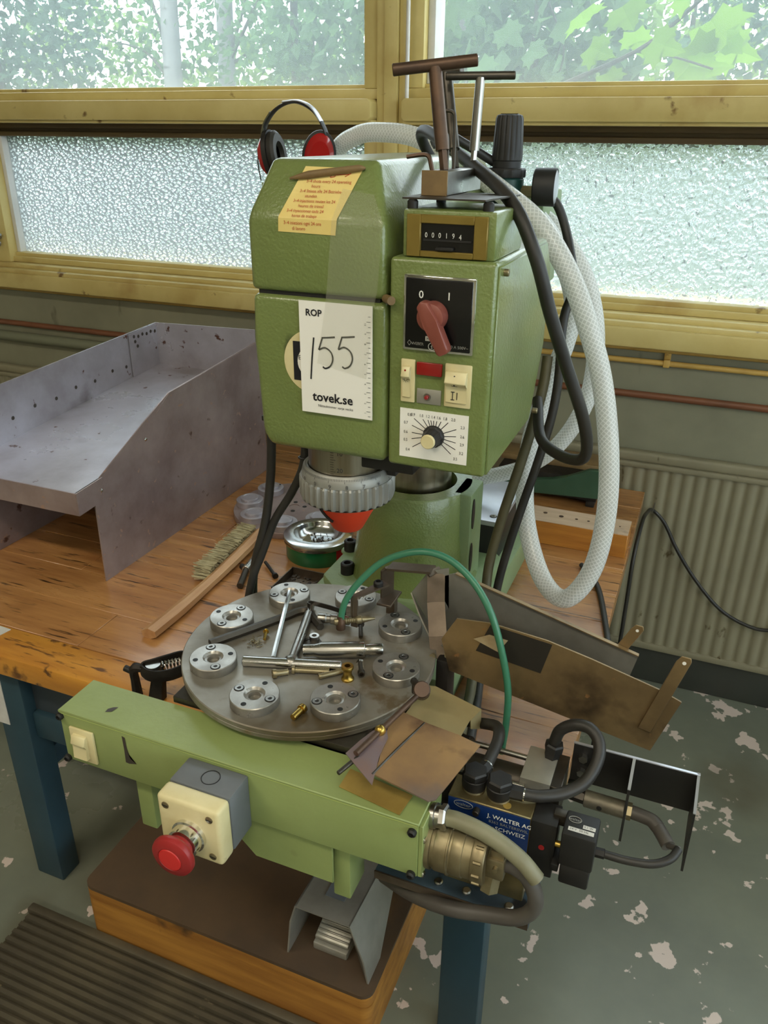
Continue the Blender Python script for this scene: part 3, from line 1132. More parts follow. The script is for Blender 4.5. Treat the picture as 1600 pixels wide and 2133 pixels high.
b.lathe([(.0505, .7490), (.0478, .7493), (.0425, .7493)], (QX, QY, 0), n=64)
b.lathe([(.0503, .7240), (.046, .7215), (.030, .7215)], (QX, QY, 0), n=64)
b.out('fluted_grip', 'grey_ring', ring, ang=30)
for k, d in enumerate(('1', '9', '0', '9', '8', '7', '6', '5')):
    ontocyl(d, .0062, -58+k*20.5, .0503, .7500, 'ink_soft', ring)
b = B()
for k in range(72):
    a = radians(-75+k*2.05)
    n = Vector((sin(a), -cos(a), 0))
    rt = Vector((cos(a), sin(a), 0))
    h = .0045 if k % 10 == 7 else .0024
    c1 = Vector((QX, QY, .7600))+n*.0476
    c0 = Vector((QX, QY, .7600-h))+n*(.0476+h*.27)
    b.add([c0-rt*.0002, c0+rt*.0002, c1+rt*.0002, c1-rt*.0002], [(0, 1, 2, 3)])
b.out('scale_marks', 'ink_soft', ring, smooth=False)
B().box(-.287, -.277, .722, .732, .756, .762, .001).out('ring_stop', 'black_matt', m)
b = B().lathe([(.0360, .722), (.0360, .720), (.0175, .685), (.0160, .6835), (.010, .6835), (.010, .690), (0, .690)], (QX, QY, 0), n=40)
cone = b.out('nose_cone', 'red_cone', m)
b = B()
cut = []
for t_ in range(9):
    f_ = t_/8
    a = radians(-38+8*f_*f_*3)
    z_ = .712-.013*f_
    rad = .0175+.0185*(z_-.685)/.035+.0006
    cut.append(Vector((QX+sin(a)*rad, QY-cos(a)*rad, z_)))
b.tube(cut, .0022, 6, 3)
b.out('bayonet_slot', 'black_matt', cone)

# control box
CX0, CX1, CYF, CYB = -.264, -.1685, .665, .86
b = B()
b.prism([(CX0, CYF, .794), (CX0, CYF, .9855), (CX0, CYB+.005, .9855), (CX0, CYB+.03, .955), (CX0, CYB+.03, .87), (CX0, .845, .794)], (CX1-CX0, 0, 0), .004, 3)
cb = b.out('control_box', 'green_hammer', m)
b = B()
b.prism([(CX1-.0005, CYF+.004, .796), (CX1-.0005, CYF+.004, .982), (CX1-.0005, CYB, .982), (CX1-.0005, CYB+.027, .953), (CX1-.0005, CYB+.027, .872), (CX1-.0005, .843, .797)], (.0022, 0, 0), .0008, 1)
b.out('side_panel', 'green_hammer', cb)
for yy, zz in ((.683, .976), (.866, .80)):
    b = B().cyl((CX1, yy, zz), (CX1+.006, yy, zz), .0032, n=12, b=.0006)
    b.out('panel_screw', 'brass_dull', cb)
b = B().box(-.312, -.25, .70, .80, .770, .793, .002)
b.out('guard_bracket', 'black_paint', m)
# rotary switch
b = B().box(-.2495, -.1845, .6618, .665, .907, .9725, .0025)
rs = b.out('rotary_switch', 'chrome', cb)
B().box(-.247, -.187, .6604, .6622, .9095, .970, .001).out('switch_face', 'black_gloss', rs)
text('0', .0092, (-.2325, .6603, .9535), (1, 0, 0), (0, 0, 1), 'print_white', rs, align='CENTER', bold=.0001)
text('I', .0092, (-.2075, .6603, .9535), (1, 0, 0), (0, 0, 1), 'print_white', rs, align='CENTER', bold=.0001)
text('WEBER', .0036, (-.2405, .6603, .9128), (1, 0, 0), (0, 0, 1), 'print_grey', rs)
text('10 A 500V~', .0036, (-.206, .6603, .9128), (1, 0, 0), (0, 0, 1), 'print_grey', rs)
B().box(-.2275, -.211, .6599, .6605, .9172, .9212).out('rating_tag', 'print_white', rs)
text('MF10A', .0038, (-.2265, .6598, .9178), (1, 0, 0), (0, 0, 1), 'ink', rs)
b = B()
for rad_ in (.0034,):
    b.lathe([(rad_-.0005, 0), (rad_-.0005, .0003), (rad_, .0003), (rad_, 0)], (-.2215, .6604, .9125), (0, -1, 0), 20)
b.box(-.2217, -.2213, .6601, .6604, .9132, .9155)
b.out('approval_mark', 'print_white', rs)
text('S', .0040, (-.2215, .6603, .9105), (1, 0, 0), (0, 0, 1), 'print_white', rs, align='CENTER')
b = B()
dq = [(-.2442, .9142), (-.2425, .9165), (-.2408, .9142), (-.2425, .9119)]
for i_ in range(4):
    p0, p1 = dq[i_], dq[(i_+1) % 4]
    b.cyl((p0[0], .6603, p0[1]), (p1[0], .6603, p1[1]), .0002, n=4)
b.out('logo_diamond', 'print_grey', rs)
b = B().lathe([(.0128, 0), (.0128, .006), (.0118, .012), (.009, .0135), (0, .0135)], (-.2205, .661, .9395), (0, -1, 0), 28)
a_ = Vector((.46, 0, -.888))
s_ = Vector((.888, 0, .46))
o_ = Vector((-.2205, .655, .9395))
poly = [(-.0125, -.0055), (-.016, 0), (-.0125, .0055), (.004, .0065), (.030, .0058), (.033, .004), (.033, -.004), (.030, -.0058), (.004, -.0065)]
b.prism([o_+a_*u_+s_*v_ for u_, v_ in poly], (0, -.012, 0), .0015)
b.out('lever', 'red_knob', rs)
# rockers, lens, button
b = B().box(-.251, -.2373, .6625, .665, .8585, .8985, .0012)
rk = b.out('rocker_switch', 'beige', cb)
b = B()
b.prism([(-.2487, .6625, .8635), (-.2487, .6607, .8635), (-.2487, .6612, .880), (-.2487, .6555, .884), (-.2487, .6585, .8925), (-.2487, .6625, .8925)], (.0078, 0, 0), .0006, 1)
b.out('rocker_key', 'beige', rk)
b = B()
b.lathe([(.0009, 0), (.0009, .0003), (0, .0003)], (-.2448, .6573, .8895), (0, -1, .25), 10)
b.out('indicator_dot', 'red_lens', rk)
b = B()
b.torus((-.2448, .6590, .8808), (0, -1, .35), .0014, .0002, 12, 4)
for k in range(5):
    an = pi+k*pi/4
    b.cyl((-.2448+cos(an)*.0019, .6593, .8806+sin(an)*.0019), (-.2448+cos(an)*.0029, .6595, .8806+sin(an)*.0029), .00018, n=4)
b.out('lamp_symbol', 'ink', rk)
b = B().box(-.2093, -.1845, .6625, .665, .859, .8985, .0012)
rk = b.out('rocker_switch', 'beige', cb)
b = B()
b.prism([(-.2073, .6625, .8635), (-.2073, .6607, .8635), (-.2073, .6612, .8785), (-.2073, .6545, .883), (-.2073, .6585, .8925), (-.2073, .6625, .8925)], (.0195, 0, 0), .0006, 1)
b.out('rocker_key', 'beige', rk)
b = B()
b.lathe([(.0007, 0), (.0007, .0003), (0, .0003)], (-.1985, .6573, .889), (0, -1, .3), 8)
b.cyl((-.2018, .6566, .8830), (-.2014, .6586, .8800), .0002, n=4)
b.cyl((-.2014, .6589, .8797), (-.196, .6589, .8797), .0002, n=4)
b.box(-.1992, -.1978, .6566, .6576, .8802, .8812)
b.out('symbol', 'ink', rk)
b = B()
for px in (-.2005, -.1965):
    b.box(px-.0003, px+.0003, .6604, .6612, .867, .8735)
b.box(-.2022, -.1988, .6604, .6612, .8735, .8741)
b.box(-.2022, -.1988, .6604, .6612, .8664, .867)
b.out('symbol', 'ink', rk)
B().box(-.2358, -.2118, .6612, .665, .8855, .8973, .001).out('indicator_lens', 'red_lens', cb)
b = B().box(-.2356, -.2123, .6638, .665, .8586, .8725, .0004)
bp_ = b.out('button_plate', 'aluminium', cb)
B().lathe([(.0034, 0), (.0034, .0012), (.0022, .0012), (0, .0012)], (-.2252, .6638, .8655), (0, -1, 0), 16).out('button_collar', 'steel', bp_)
B().lathe([(.0019, 0), (.0019, .0034), (.0012, .0042), (0, .0042)], (-.2252, .6635, .8655), (0, -1, 0), 16).out('push_button', 'red_stop', bp_)
# dial
b = B().box(-.2515, -.1855, .6643, .6652, .8045, .852)
dl = b.out('dial_plate', 'card_white', cb)
DC = Vector((-.2180, .6642, .8285))
vals = [('0.4', 213), ('0.5', 194), ('0.6', 178), ('0.7', 160), ('0.8', 143), ('0.9', 126), ('1.0', 112), ('1.2', 102), ('1.4', 92), ('1.6', 80), ('1.8', 66), ('2.0', 48), ('2.3', 24), ('2.6', 7), ('2.9', -9), ('3.2', -25), ('3.5', -41)]
b = B()
for s_v, d_ in vals:
    a = radians(d_)
    dv = Vector((cos(a), 0, sin(a)))
    pv = Vector((-sin(a), 0, cos(a)))
    L1 = min(.0215/max(abs(cos(a)), .01), .0150/max(abs(sin(a)), .01), .0245)
    b.add([DC+dv*.0085+pv*.00035, DC+dv*.0085-pv*.00035, DC+dv*L1-pv*.00035, DC+dv*L1+pv*.00035], [(0, 1, 2, 3)])
b.out('scale_lines', 'ink', dl, smooth=False)
for s_v, d_ in vals:
    a = radians(d_)
    L1 = min(.0275/max(abs(cos(a)), .01), .0190/max(abs(sin(a)), .01), .0300)
    c = DC+Vector((cos(a)*L1, 0, sin(a)*L1))
    row = {'0.9': -.2386, '1.0': -.2305, '1.2': -.2243, '1.4': -.2190, '1.6': -.2137, '1.8': -.2075, '2.0': -.1997}
    if s_v in row:
        c = Vector((row[s_v], DC.y, .8470))
    text(s_v, .0040, c-Vector((0, 0, .0014)), (1, 0, 0), (0, 0, 1), 'ink', dl, align='CENTER', lift=.0002, sx=.82)
vs, fs = [], []
NK = 40
for k in range(NK):
    a = 2*pi*k/NK
    for h_, r0 in ((0, .0105), (.003, .0103), (.004, .0092), (.0145, .0074), (.0155, .0066)):
        rr = r0*(1 if k % 4 < 2 or h_ < .003 else .93)
        vs.append((DC.x+cos(a)*rr, .664-h_, DC.z+sin(a)*rr))
for k in range(NK):
    k2 = (k+1) % NK
    for j in range(4):
        fs.append((k*5+j, k2*5+j, k2*5+j+1, k*5+j+1))
kb = B().add(vs, fs).out('dial_knob', 'black_matt', dl, ang=25)
B().lathe([(.0068, 0), (.0068, .0016), (.006, .0024), (0, .0024)], (DC.x, .6488, DC.z), (0, -1, 0), 24).out('knob_cap', 'beige', kb)
# counter on top
b = B().box(-.2545, -.173, .671, .765, .9855, 1.024, .002)
ct = b.out('counter_box', 'green_hammer', m)
b = B()
b.box(-.250, -.2375, .6675, .672, .9865, 1.0205, .0006, 1)
b.box(-.191, -.1793, .6675, .672, .9865, 1.0205, .0006, 1)
b.box(-.2376, -.1909, .6675, .672, 1.0135, 1.0205, .0006, 1)
b.box(-.2376, -.1909, .6675, .672, .9865, .9915, .0006, 1)
b.out('bezel', 'gold_bezel', ct)
B().box(-.2378, -.1908, .6700, .6712, .991, 1.014).out('counter_window', 'black_gloss', ct)
B().box(-.2355, -.193, .6690, .6702, .9995, 1.001).out('window_ledge', 'black_matt', ct)
B().box(-.2235, -.208, .6655, .6702, .9925, .9950, .0005, 1).out('reset_lever', 'black_matt', ct)
for k, d in enumerate('00019'):
    text(d, .0060, (-.2330+k*.0060, .6699, 1.0022), (1, 0, 0), (0, 0, 1), 'print_white', ct, align='CENTER', sx=.8)
text('4', .0060, (-.2030, .6699, 1.0015), (1, 0, 0), (0, 0, 1), 'print_white', ct, align='CENTER', sx=.8)
for bx, by in ((-.249, .679), (-.183, .68), (-.249, .755), (-.183, .755)):
    socket_bolt('lid_bolt', bx, by, 1.024, .0046, .0072, ct, n=14)
# back plate with regulator bracket and rear cowl
B().box(-.43, -.21, 1.035, 1.15, .90, 1.018, .004).out('rear_cowl', 'green_base', m)
B().box(-.625, -.42, 1.075, 1.105, 1.008, 1.0175, .001).out('hanger_arm', 'green_base', m)
B().box(-.29, -.205, .985, 1.037, .955, .968, .002).out('regulator_bracket', 'green_base', m)
B().box(-.268, -.21, .868, .99, .955, .968, .002).out('bracket_arm', 'green_base', m)

# sticker on the upper cover, in two planes
SA = Vector((-.3713, .6643, 1.0004))
def slope(x, t_):
    """point on the sloping face; t_ 0 at the crease, 1 at the top"""
    return Vector((x, .665+.034*t_, 1.0125+.048*t_))


sn = Vector((0, -.048, .034)).normalized()
b = B()
o1 = .0007
p = [Vector((-.3716, .6650-o1, 1.0010)), Vector((-.3150, .6650-o1, 1.0000)), Vector((-.3135, .6650-o1, 1.0125)), Vector((-.3710, .6650-o1, 1.0125))]
q = [slope(-.3710, .02)+sn*o1, slope(-.3135, .02)+sn*o1, slope(-.3005, .84)+sn*o1, slope(-.3570, .86)+sn*o1]
b.add([p[0], p[1], p[2], p[3], q[1], q[0], q[2], q[3]], [(0, 1, 2, 3), (3, 2, 4, 5), (5, 4, 6, 7)])
st = b.out('lubrication_sticker', 'sticker', m, smooth=False)
lines = ['3\u20134 shots every 24 operating', '        hours', '3\u20134 St\u00f6sse alle 24 Betriebs-', '        stunden', '3\u20134 injections toutes les 24', '        heures de travail', '3\u20134 inyecciones cada 24', '        horas de trabajo']
up_ = Vector((0, .034, .048)).normalized()
rt_ = Vector((1, 0, 0))
for k, s_ in enumerate(lines):
    t_ = .585-k*.082
    text(s_, .0043, slope(-.3520-.0020*k, t_)+sn*.0011, rt_, up_, 'sticker_red', st, sx=.86)
text('3\u20134 iniezioni ogni 24 ore', .0043, (-.3655, .6640, 1.0075), (1, 0, 0), (0, 0, 1), 'sticker_red', st, sx=.86)
text('        di lavoro', .0043, (-.3655, .6640, 1.0030), (1, 0, 0), (0, 0, 1), 'sticker_red', st, sx=.86)
b = B()
c0, c1 = slope(-.345, .70)+sn*.001, slope(-.312, .74)+sn*.001
b.tube([c0, c1], .0003, 4, 2)
b.tube([slope(-.330, .68)+sn*.001, slope(-.328, .76)+sn*.001, slope(-.3255, .70)+sn*.001, slope(-.330, .68)+sn*.001], .0003, 4, 3)
b.tube([slope(-.316, .70)+sn*.001, slope(-.311, .75)+sn*.001, slope(-.316, .79)+sn*.001], .0003, 4, 1)
b.out('grease_gun_drawing', 'sticker_red', st)
# ================================================================== auction card + tape
r = thing('auction_card', 'white auction card with handwritten number 155 taped to the machine head', 'card', (-.3153, .663, .8365))
B().box(-.3520, -.2785, .6612, .6622, .8365, .9425).out('card', 'card_white', r)
FX, FU = (1, 0, 0), (0, 0, 1)
cy = .6611
text('ROP', .0086, (-.3452, cy, .9293), FX, FU, 'ink', r, bold=.00022)
text('tovek.se', .0125, (-.3400, cy, .8490), FX, FU, 'ink', r, bold=.00028)
text('N\u00e4tauktioner varje vecka', .0036, (-.3345, cy, .8432), FX, FU, 'ink_soft', r)
b = B()


def stroke(pts, w_=.00075):
    pth = crom(pts, 6)
    vs, fs = [], []
    for i, p_ in enumerate(pth):
        t_ = (pth[min(i+1, len(pth)-1)]-pth[max(i-1, 0)]).normalized()
        n_ = Vector((-t_.z, 0, t_.x))*w_
        vs += [p_+n_, p_-n_]
    for i in range(len(pth)-1):
        fs.append((2*i, 2*i+1, 2*i+3, 2*i+2))
    b.add(vs, fs)


def Q(x, z):
    return Vector((x, cy-.0004, z))


stroke([Q(-.3372, .9095), Q(-.3395, .890), Q(-.3413, .8695)])
for dx, dz in ((0, 0), (.0200, .0022)):
    stroke([Q(-.3282+dx, .9103+dz), Q(-.3306+dx, .9035+dz), Q(-.3322+dx, .8985+dz)])
    stroke([Q(-.3322+dx, .8985+dz), Q(-.326+dx, .901+dz), Q(-.3200+dx, .8975+dz), Q(-.3180+dx, .891+dz), Q(-.3205+dx, .8845+dz), Q(-.3255+dx, .8815+dz), Q(-.3285+dx, .8828+dz)])
    stroke([Q(-.3290+dx, .9100+dz), Q(-.3225+dx, .9108+dz), Q(-.3155+dx, .9118+dz)])
b.out('handwritten_number', 'ink', r, smooth=False)
b = B()
for k in range(21):
    zz = .8400+k*.00465
    L_ = .0040 if k % 2 else .0024
    b.add([Q(-.2800-L_, zz-.0002), Q(-.2800, zz-.0002), Q(-.2800, zz+.0002), Q(-.2800-L_, zz+.0002)], [(0, 1, 2, 3)])
b.out('ruler_ticks', 'ink_soft', r, smooth=False)
for k in range(1, 11):
    text(str(k), .0026, (-.2862, cy, .8375+(2*k-1)*.00465+.0015), (0, 0, -1), (1, 0, 0), 'ink_soft', r, lift=.0002)
b = B()
p = [slope(-.315, .50)+sn*.0012, slope(-.2845, .42)+sn*.0012, Vector((-.2700, .6633, 1.0125)), Vector((-.318, .6633, 1.0125)), Vector((-.2745, .6625, .955)), Vector((-.3235, .6625, .955)), Vector((-.277, .6604, .94)), Vector((-.3245, .6604, .94)), Vector((-.284, .6602, .876)), Vector((-.334, .6602, .886))]
b.add(p, [(0, 3, 2, 1), (3, 5, 4, 2), (5, 7, 6, 4), (7, 9, 8, 6)])
b.out('adhesive_tape', 'tape_film', r, smooth=False)
# chewed stick on the sloping cover
b = B()
b.tube([slope(-.368, .62)+sn*.0032, slope(-.350, .69)+sn*.0032, slope(-.318, .78)+sn*.0032, slope(-.3035, .82)+sn*.0032, slope(-.298, .83)+sn*.0025], [.0010, .0034, .0030, .0028, .0010], 10, 5)
tag(b.out('wooden_stick', 'brown_end'), 'short brown wooden stick stuck on the sloping top of the head above the yellow sticker', 'stick')

# ================================================================== index table
TC = Vector((-.335, .6275, 0))
r = thing('index_table', 'round steel indexing table with eight work nests in front of the column', 'turntable', (TC.x, TC.y, BT))
B().box(-.415, -.235, .66, .732, BT, .566, .004).out('drive_housing', 'black_iron', r)
B().box(-.39, -.24, .53, .66, .49, .566, .004).out('drive_gearbox', 'black_iron', r)
B().box(-.431, -.232, .515, .748, .5665, .574, .001).out('mounting_plate', 'steel_dark', r)
b = B().lathe([(0, .5742), (.130, .5742), (.1335, .5755), (.1335, .5795), (.1325, .5803), (.134, .581), (.134, .585), (.133, .586), (0, .586)], (TC.x, TC.y, 0), n=128)
tp = b.out('disc', 'steel_table', r)
B().lathe([(.012, 0), (.012, .0006), (.0085, .0006), (.0085, .0001), (0, .0001)], (TC.x-.002, TC.y+.006, .586), n=24).out('hub', 'steel_dark', tp)
# one nest at the plan origin of the table, then seven copies turned about the axis
SR = .1015
nx, ny = TC.x+SR, TC.y


def dup_tree(src, parent, ang):
    for ch in src:
        o = ch.copy()
        COL.objects.link(o)
        o.parent = parent
    return


b = B().lathe([(.0235, .5858), (.024, .5865), (.024, .5953), (.0233, .596), (.0105, .596), (.0100, .5955), (.0085, .5935), (.0072, .5932), (.0062, .5930), (.0062, .5890), (.0030, .5885), (0, .5882)], (0, 0, 0), n=48)
b.v = [(v[0]+nx, v[1]+ny, v[2]) for v in b.v]
nest0 = b.out('nest', 'steel_nest', r)


def local_part(bq, name, mats, parent):
    return bq.out(name, mats, parent)


scr = []
for sy in (-1, 1):
    q = B()
    q.lathe([(.0052, .5961), (.0052, .59625), (0, .59625)], (nx, ny+sy*.0178, 0), n=20)
    q.mat(1).lathe([(.0042, .5960), (.0042, .5968), (.0022, .5968), (.0020, .5964), (0, .5964)], (nx, ny+sy*.0178, 0), n=18)
    q.mat(0).lathe([(.0021, .5965), (0, .5965)], (nx, ny+sy*.0178, 0), n=6)
    scr.append(q.out('cap_screw', ['black_matt', 'steel'], nest0))
for sx_ in (-1, 1):
    q = B().lathe([(.0027, .5961), (.0027, .59622), (0, .59622)], (nx+sx_*.0178, ny, 0), n=16)
    scr.append(q.out('dowel_hole', 'black_matt', nest0))
nest0.rotation_euler.z = radians(-4.5)
for k in range(1, 8):
    o = nest0.copy()
    COL.objects.link(o)
    o.parent = r
    o.rotation_euler.z = radians(45*k-4.5)
    for ch in scr:
        c = ch.copy()
        COL.objects.link(c)
        c.parent = o

# ================================================================== loose tools on the table
TZ = .586


def hexkey(name, pts, rad, m_, label, cat='hex key'):
    b = B()
    b.tube(pts, rad, 6, 6)
    return tag(b.out(name, m_, ang=25), label, cat)


hexkey('hex_key', [(-.433, .587, .5905), (-.408, .627, .5905), (-.386, .662, .5905), (-.377, .678, .5905), (-.369, .684, .5905), (-.360, .679, .5905), (-.350, .670, .5905), (-.339, .661, .5905)], .0046, 'steel_dark', 'big black hex key lying across the turntable')
b = B().tube([(-.3995, .703, .5985), (-.381, .650, .5925), (-.363, .600, .589), (-.3595, .592, .5885), (-.355, .591, .589)], .0026, 6, 5)
tag(b.out('thin_rod', 'steel_bright'), 'thin bright hexagonal rod leaning from a nest onto the turntable', 'rod')
r = thing('t_handle_wrench', 'bright steel T-handle wrench lying in the middle of the turntable', 'wrench', (-.335, .62, TZ))
B().cyl((-.384, .5725, .5915), (-.287, .6035, .5915), .0054, n=18, b=.0008).out('cross_bar', 'steel_bright', r)
B().cyl((-.337, .5905, .5920), (-.362, .678, .5920), .0050, n=16, b=.0006).out('shaft', 'steel', r)
B().cyl((-.362, .678, .5920), (-.3685, .700, .5920), .0036, n=12, b=.0006).out('tip', 'steel_bright', r)
B().ball((-.3372, .5905, .5925), .0085, 12, (1, 1, .7)).out('weld', 'steel', r)
d = Vector((.086, .039, 0)).normalized()
o = Vector((-.3335, .609, .5945))
b = B().lathe([(0, 0), (.0062, 0), (.0066, .001), (.0066, .012), (.0086, .019), (.0086, .0635), (.0082, .064), (.0060, .064), (.0058, .068), (.0062, .069), (.0062, .0815), (.0056, .083), (0, .083)], o, d, 24)
tag(b.out('steel_punch', 'steel'), 'stepped round steel punch lying right of the T-handle wrench', 'punch')


def screw(name, p0, p1, rh, hh, rs, m_, label, sock=True, grp=None):
    p0, p1 = Vector(p0), Vector(p1)
    ax = p1-p0
    L_ = ax.length
    pr = [(0, hh*.5), (rh*.55, hh*.5), (rh*.55, 0), (rh*.9, 0), (rh, .0006), (rh, hh)]
    n_ = max(3, int((L_-hh)/.0012))
    for k in range(n_+1):
        z_ = hh+(L_-hh)*k/n_
        pr.append((rs if k % 2 else rs*.86, z_))
    pr.append((0, L_))
    b = B().lathe(pr, p0, ax, 16)
    return tag(b.out(name, m_, ang=50), label, 'screw', grp)


screw('brass_screw', (-.346, .566, .5905), (-.334, .5765, .5895), .0048, .004, .0034, 'brass_dull', 'short brass screw lying left of the long brass screw on the turntable')
b = B()
screw('brass_screw', (-.3315, .5805, .590), (-.296, .593, .5892), .0042, .003, .0030, 'brass_dull', 'long brass countersunk screw beside the T-handle on the turntable')
screw('brass_stud', (-.302, .5815, .5892), (-.284, .5995, .5895), .0031, .001, .0031, 'brass_dull', 'headless threaded brass stud leaning on the brass bushing')
screw('brass_screw', (-.2935, .533, .5900), (-.2965, .516, .5895), .0046, .0045, .0034, 'brass', 'short brass screw between the two front nests of the turntable')
b = B().lathe([(.0030, .016), (.0030, .004), (0, .004)], (-.2755, .593, TZ), n=16)
b.lathe([(.0030, .0165), (.0058, .0165), (.0062, .0155), (.0062, .0135), (.0048, .0120), (.0042, .007), (.0050, .0035), (.0064, .0018), (.0064, 0), (0, 0)], (-.2755, .593, TZ), n=28)
tag(b.out('brass_bushing', 'brass'), 'shiny brass flanged bushing standing on the turntable', 'bushing')
screw('cap_screw', (-.2635, .6000, .5902), (-.2745, .6215, .5895), .0036, .005, .0022, 'steel_dark', 'dark cap screw lying in front of the steel punch')
screw('cap_screw', (-.3000, .6815, .5945), (-.2890, .6570, .5925), .0040, .005, .0024, 'steel_dark', 'dark cap screw behind the steel punch')
B_ = B().lathe([(.0022, 0), (.0042, 0), (.0042, .0034), (.0022, .0034)], (-.2745, .6215, .5878), (.45, -.88, 0), 6)
tag(B_.out('hex_nut', 'steel_bright', ang=20), 'small hex nut on the cap screw in front of the steel punch', 'nut')
b = B().lathe([(.0026, .0045), (.0052, .0045), (.0054, .0035), (.0054, 0), (0, 0)], (-.338, .6435, TZ), n=18)
b.lathe([(.0026, .0045), (.0026, .0015), (0, .0015)], (-.338, .6435, TZ), n=6)
tag(b.out('socket_screw', 'steel'), 'small steel socket screw standing behind the T-handle shaft', 'screw')
screw('brass_screw', (-.3905, .6315, .5905), (-.3855, .6190, .5882), .0032, .002, .0018, 'brass', 'tiny brass screw in swarf near the big hex key')
rn = random.Random(2)
b = B()
for _ in range(60):
    c = Vector((-.392+rn.gauss(0, .0042), .6105+rn.gauss(0, .0042), TZ+abs(rn.gauss(0, .0010))+.0005))
    d = Vector((rn.uniform(-1, 1), rn.uniform(-1, 1), rn.uniform(-.2, .4)))*.0022
    b.tube([c-d, c+Vector((0, 0, .0005)), c+d], .00035, 3, 1)
o = b.out('brass_swarf', 'brass_dull')
tag(o, 'little heap of brass swarf near the big hex key', 'swarf', kind='stuff')

# ================================================================== air nozzle, bracket and chute
r = thing('air_nozzle', 'air nozzle with threaded tip held by a bent strap above the turntable', 'nozzle', (-.30, .68, .5865))
b = B()
b.tube([(-.2985, .664, .606), (-.2985, .6645, .632)], .004, 4, 2, sx=.35)
b.out('strap_arm', 'iron_bracket', r)
b = B()
b.prism([(-.3030, .6620, .600), (-.2955, .6620, .600), (-.2955, .6620, .636), (-.3030, .6620, .636)], (0, .0022, 0))
b.prism([(-.3030, .6620, .636), (-.2955, .6620, .636), (-.2740, .7000, .636), (-.2840, .7060, .636)], (0, 0, .0022))
b.out('strap', 'iron_bracket', r)
socket_bolt('strap_bolt', -.284, .693, .638, .0052, .006, r)
b = B()
pr = [(0, 0), (.0036, 0), (.0040, .001), (.0040, .008)]
for k in range(14):
    pr.append((.0036 if k % 2 else .0028, .009+k*.0011))
pr += [(.0046, .0245), (.0046, .029), (.0034, .030), (.0034, .033), (.0012, .044), (0, .044)]
b.lathe(pr, (-.3165, .6490, .610), (.0436, .0270, 0), 16)
b.out('threaded_nozzle', 'brass_dull', r)
b = B().lathe([(.0052, 0), (.0052, .010), (.0038, .012), (.0038, .016), (0, .016)], (-.3105, .6525, .601), (0, 0, 1), 14)
b.out('elbow', 'rust_rod', r)
b = B().lathe([(0, 0), (.0052, 0), (.0056, .001), (.0056, .009), (.0048, .010), (.0048, .014), (.0056, .015), (.0056, .034), (.0050, .036), (0, .036)], (-.348, .6735, .5925), (.040, .009, .001), 18)
tag(b.out('air_coupling', 'steel'), 'short bright cylindrical air coupling lying at the rear of the turntable', 'coupling')
b = B().tube([(-.3205, .6875, .598), (-.340, .690, .598), (-.360, .691, .598), (-.3665, .690, .598), (-.3675, .686, .598), (-.363, .684, .598)], .0042, 4, 5, sx=.14, up=(0, 0, 1))
tag(b.out('spring_strip', 'steel_dark'), 'thin curled steel strip standing on the turntable behind the coupling', 'strip')
b = B().tube([(-.3105, .6525, .612), (-.306, .655, .634), (-.293, .662, .657), (-.268, .67, .684), (-.232, .672, .701), (-.202, .672, .700), (-.174, .665, .686), (-.151, .655, .662), (-.135, .648, .626), (-.124, .645, .582), (-.122, .642, .543), (-.123, .636, .508)], .0036, 12, 6)
tag(b.out('green_air_hose', 'can_green_hose' if 'can_green_hose' in MAT else 'can_green'), 'thin green air hose arching from the nozzle over the chute', 'hose')

r = thing('parts_chute', 'long rusty sheet metal chute sloping down right of the turntable', 'chute', (-.09, .69, .5865))
t = .0018


def CZ(x):
    return .578-(x+.194)*.165


NY, FY = .662, .722
B().prism([(-.190, NY, CZ(-.190)), (.015, NY, CZ(.015)), (-.022, FY, CZ(-.022)), (-.190, FY, CZ(-.190))], (0, 0, -t)).out('chute_floor', 'chute_steel', r)
b = B().prism([(-.190, NY, CZ(-.190)-.002), (.017, NY, CZ(.017)-.004), (.036, NY, .6035), (.016, NY, .6115), (-.05, NY, .6285), (-.093, NY, .638), (-.150, NY, .6435), (-.185, NY, .640), (-.200, NY, .612)], (0, -t, 0))
b.out('near_wall', 'chute_steel', r)
B().prism([(-.163, NY-t, .6080), (-.096, NY-t, .5990), (-.088, NY-t, .6350), (-.150, NY-t, .6420)], (0, -.0006, 0)).out('dark_patch', 'dark_tape', r)
b = B().prism([(-.215, FY, CZ(-.215)-.002), (-.02, FY, CZ(-.02)-.002), (-.009, FY, .604), (-.125, FY, .6345), (-.205, FY, .6560), (-.222, FY, .648)], (0, t, 0))
b.out('far_wall', 'chute_grey', r)
B().prism([(-.205, FY+.001, .656), (-.009, FY+.001, .604), (-.009, FY-.0045, .6045), (-.205, FY-.0045, .6565)], (0, 0, .0012)).out('folded_rim', 'chute_steel', r)
b = B()
b.prism([(.002, NY-t-.0004, .5645), (.0145, NY-t-.0004, .5620), (.0375, NY-t-.0004, .6500), (.0365, NY-t-.0004, .6540), (.0285, NY-t-.0004, .6545), (.0245, NY-t-.0004, .6480)], (0, -.0016, 0), .0004, 1)
s1 = b.out('strap', 'chute_steel', r)
B().lathe([(.0018, 0), (.0018, .0003), (0, .0003)], (.0315, NY-t-.002, .6480), (0, -1, 0), 10).out('strap_hole', 'card_white', s1)
b = B()
b.prism([(-.040, FY+t+.0002, .590), (-.029, FY+t+.0002, .588), (-.0085, FY+t+.0002, .632), (-.0095, FY+t+.0002, .6365), (-.0165, FY+t+.0002, .637), (-.0205, FY+t+.0002, .632)], (0, .0016, 0), .0004, 1)
s2 = b.out('strap', 'chute_steel', r)
B().lathe([(.0016, 0), (.0016, .0003), (0, .0003)], (-.0145, FY+t, .631), (0, -1, 0), 10).out('strap_hole', 'card_white', s2)
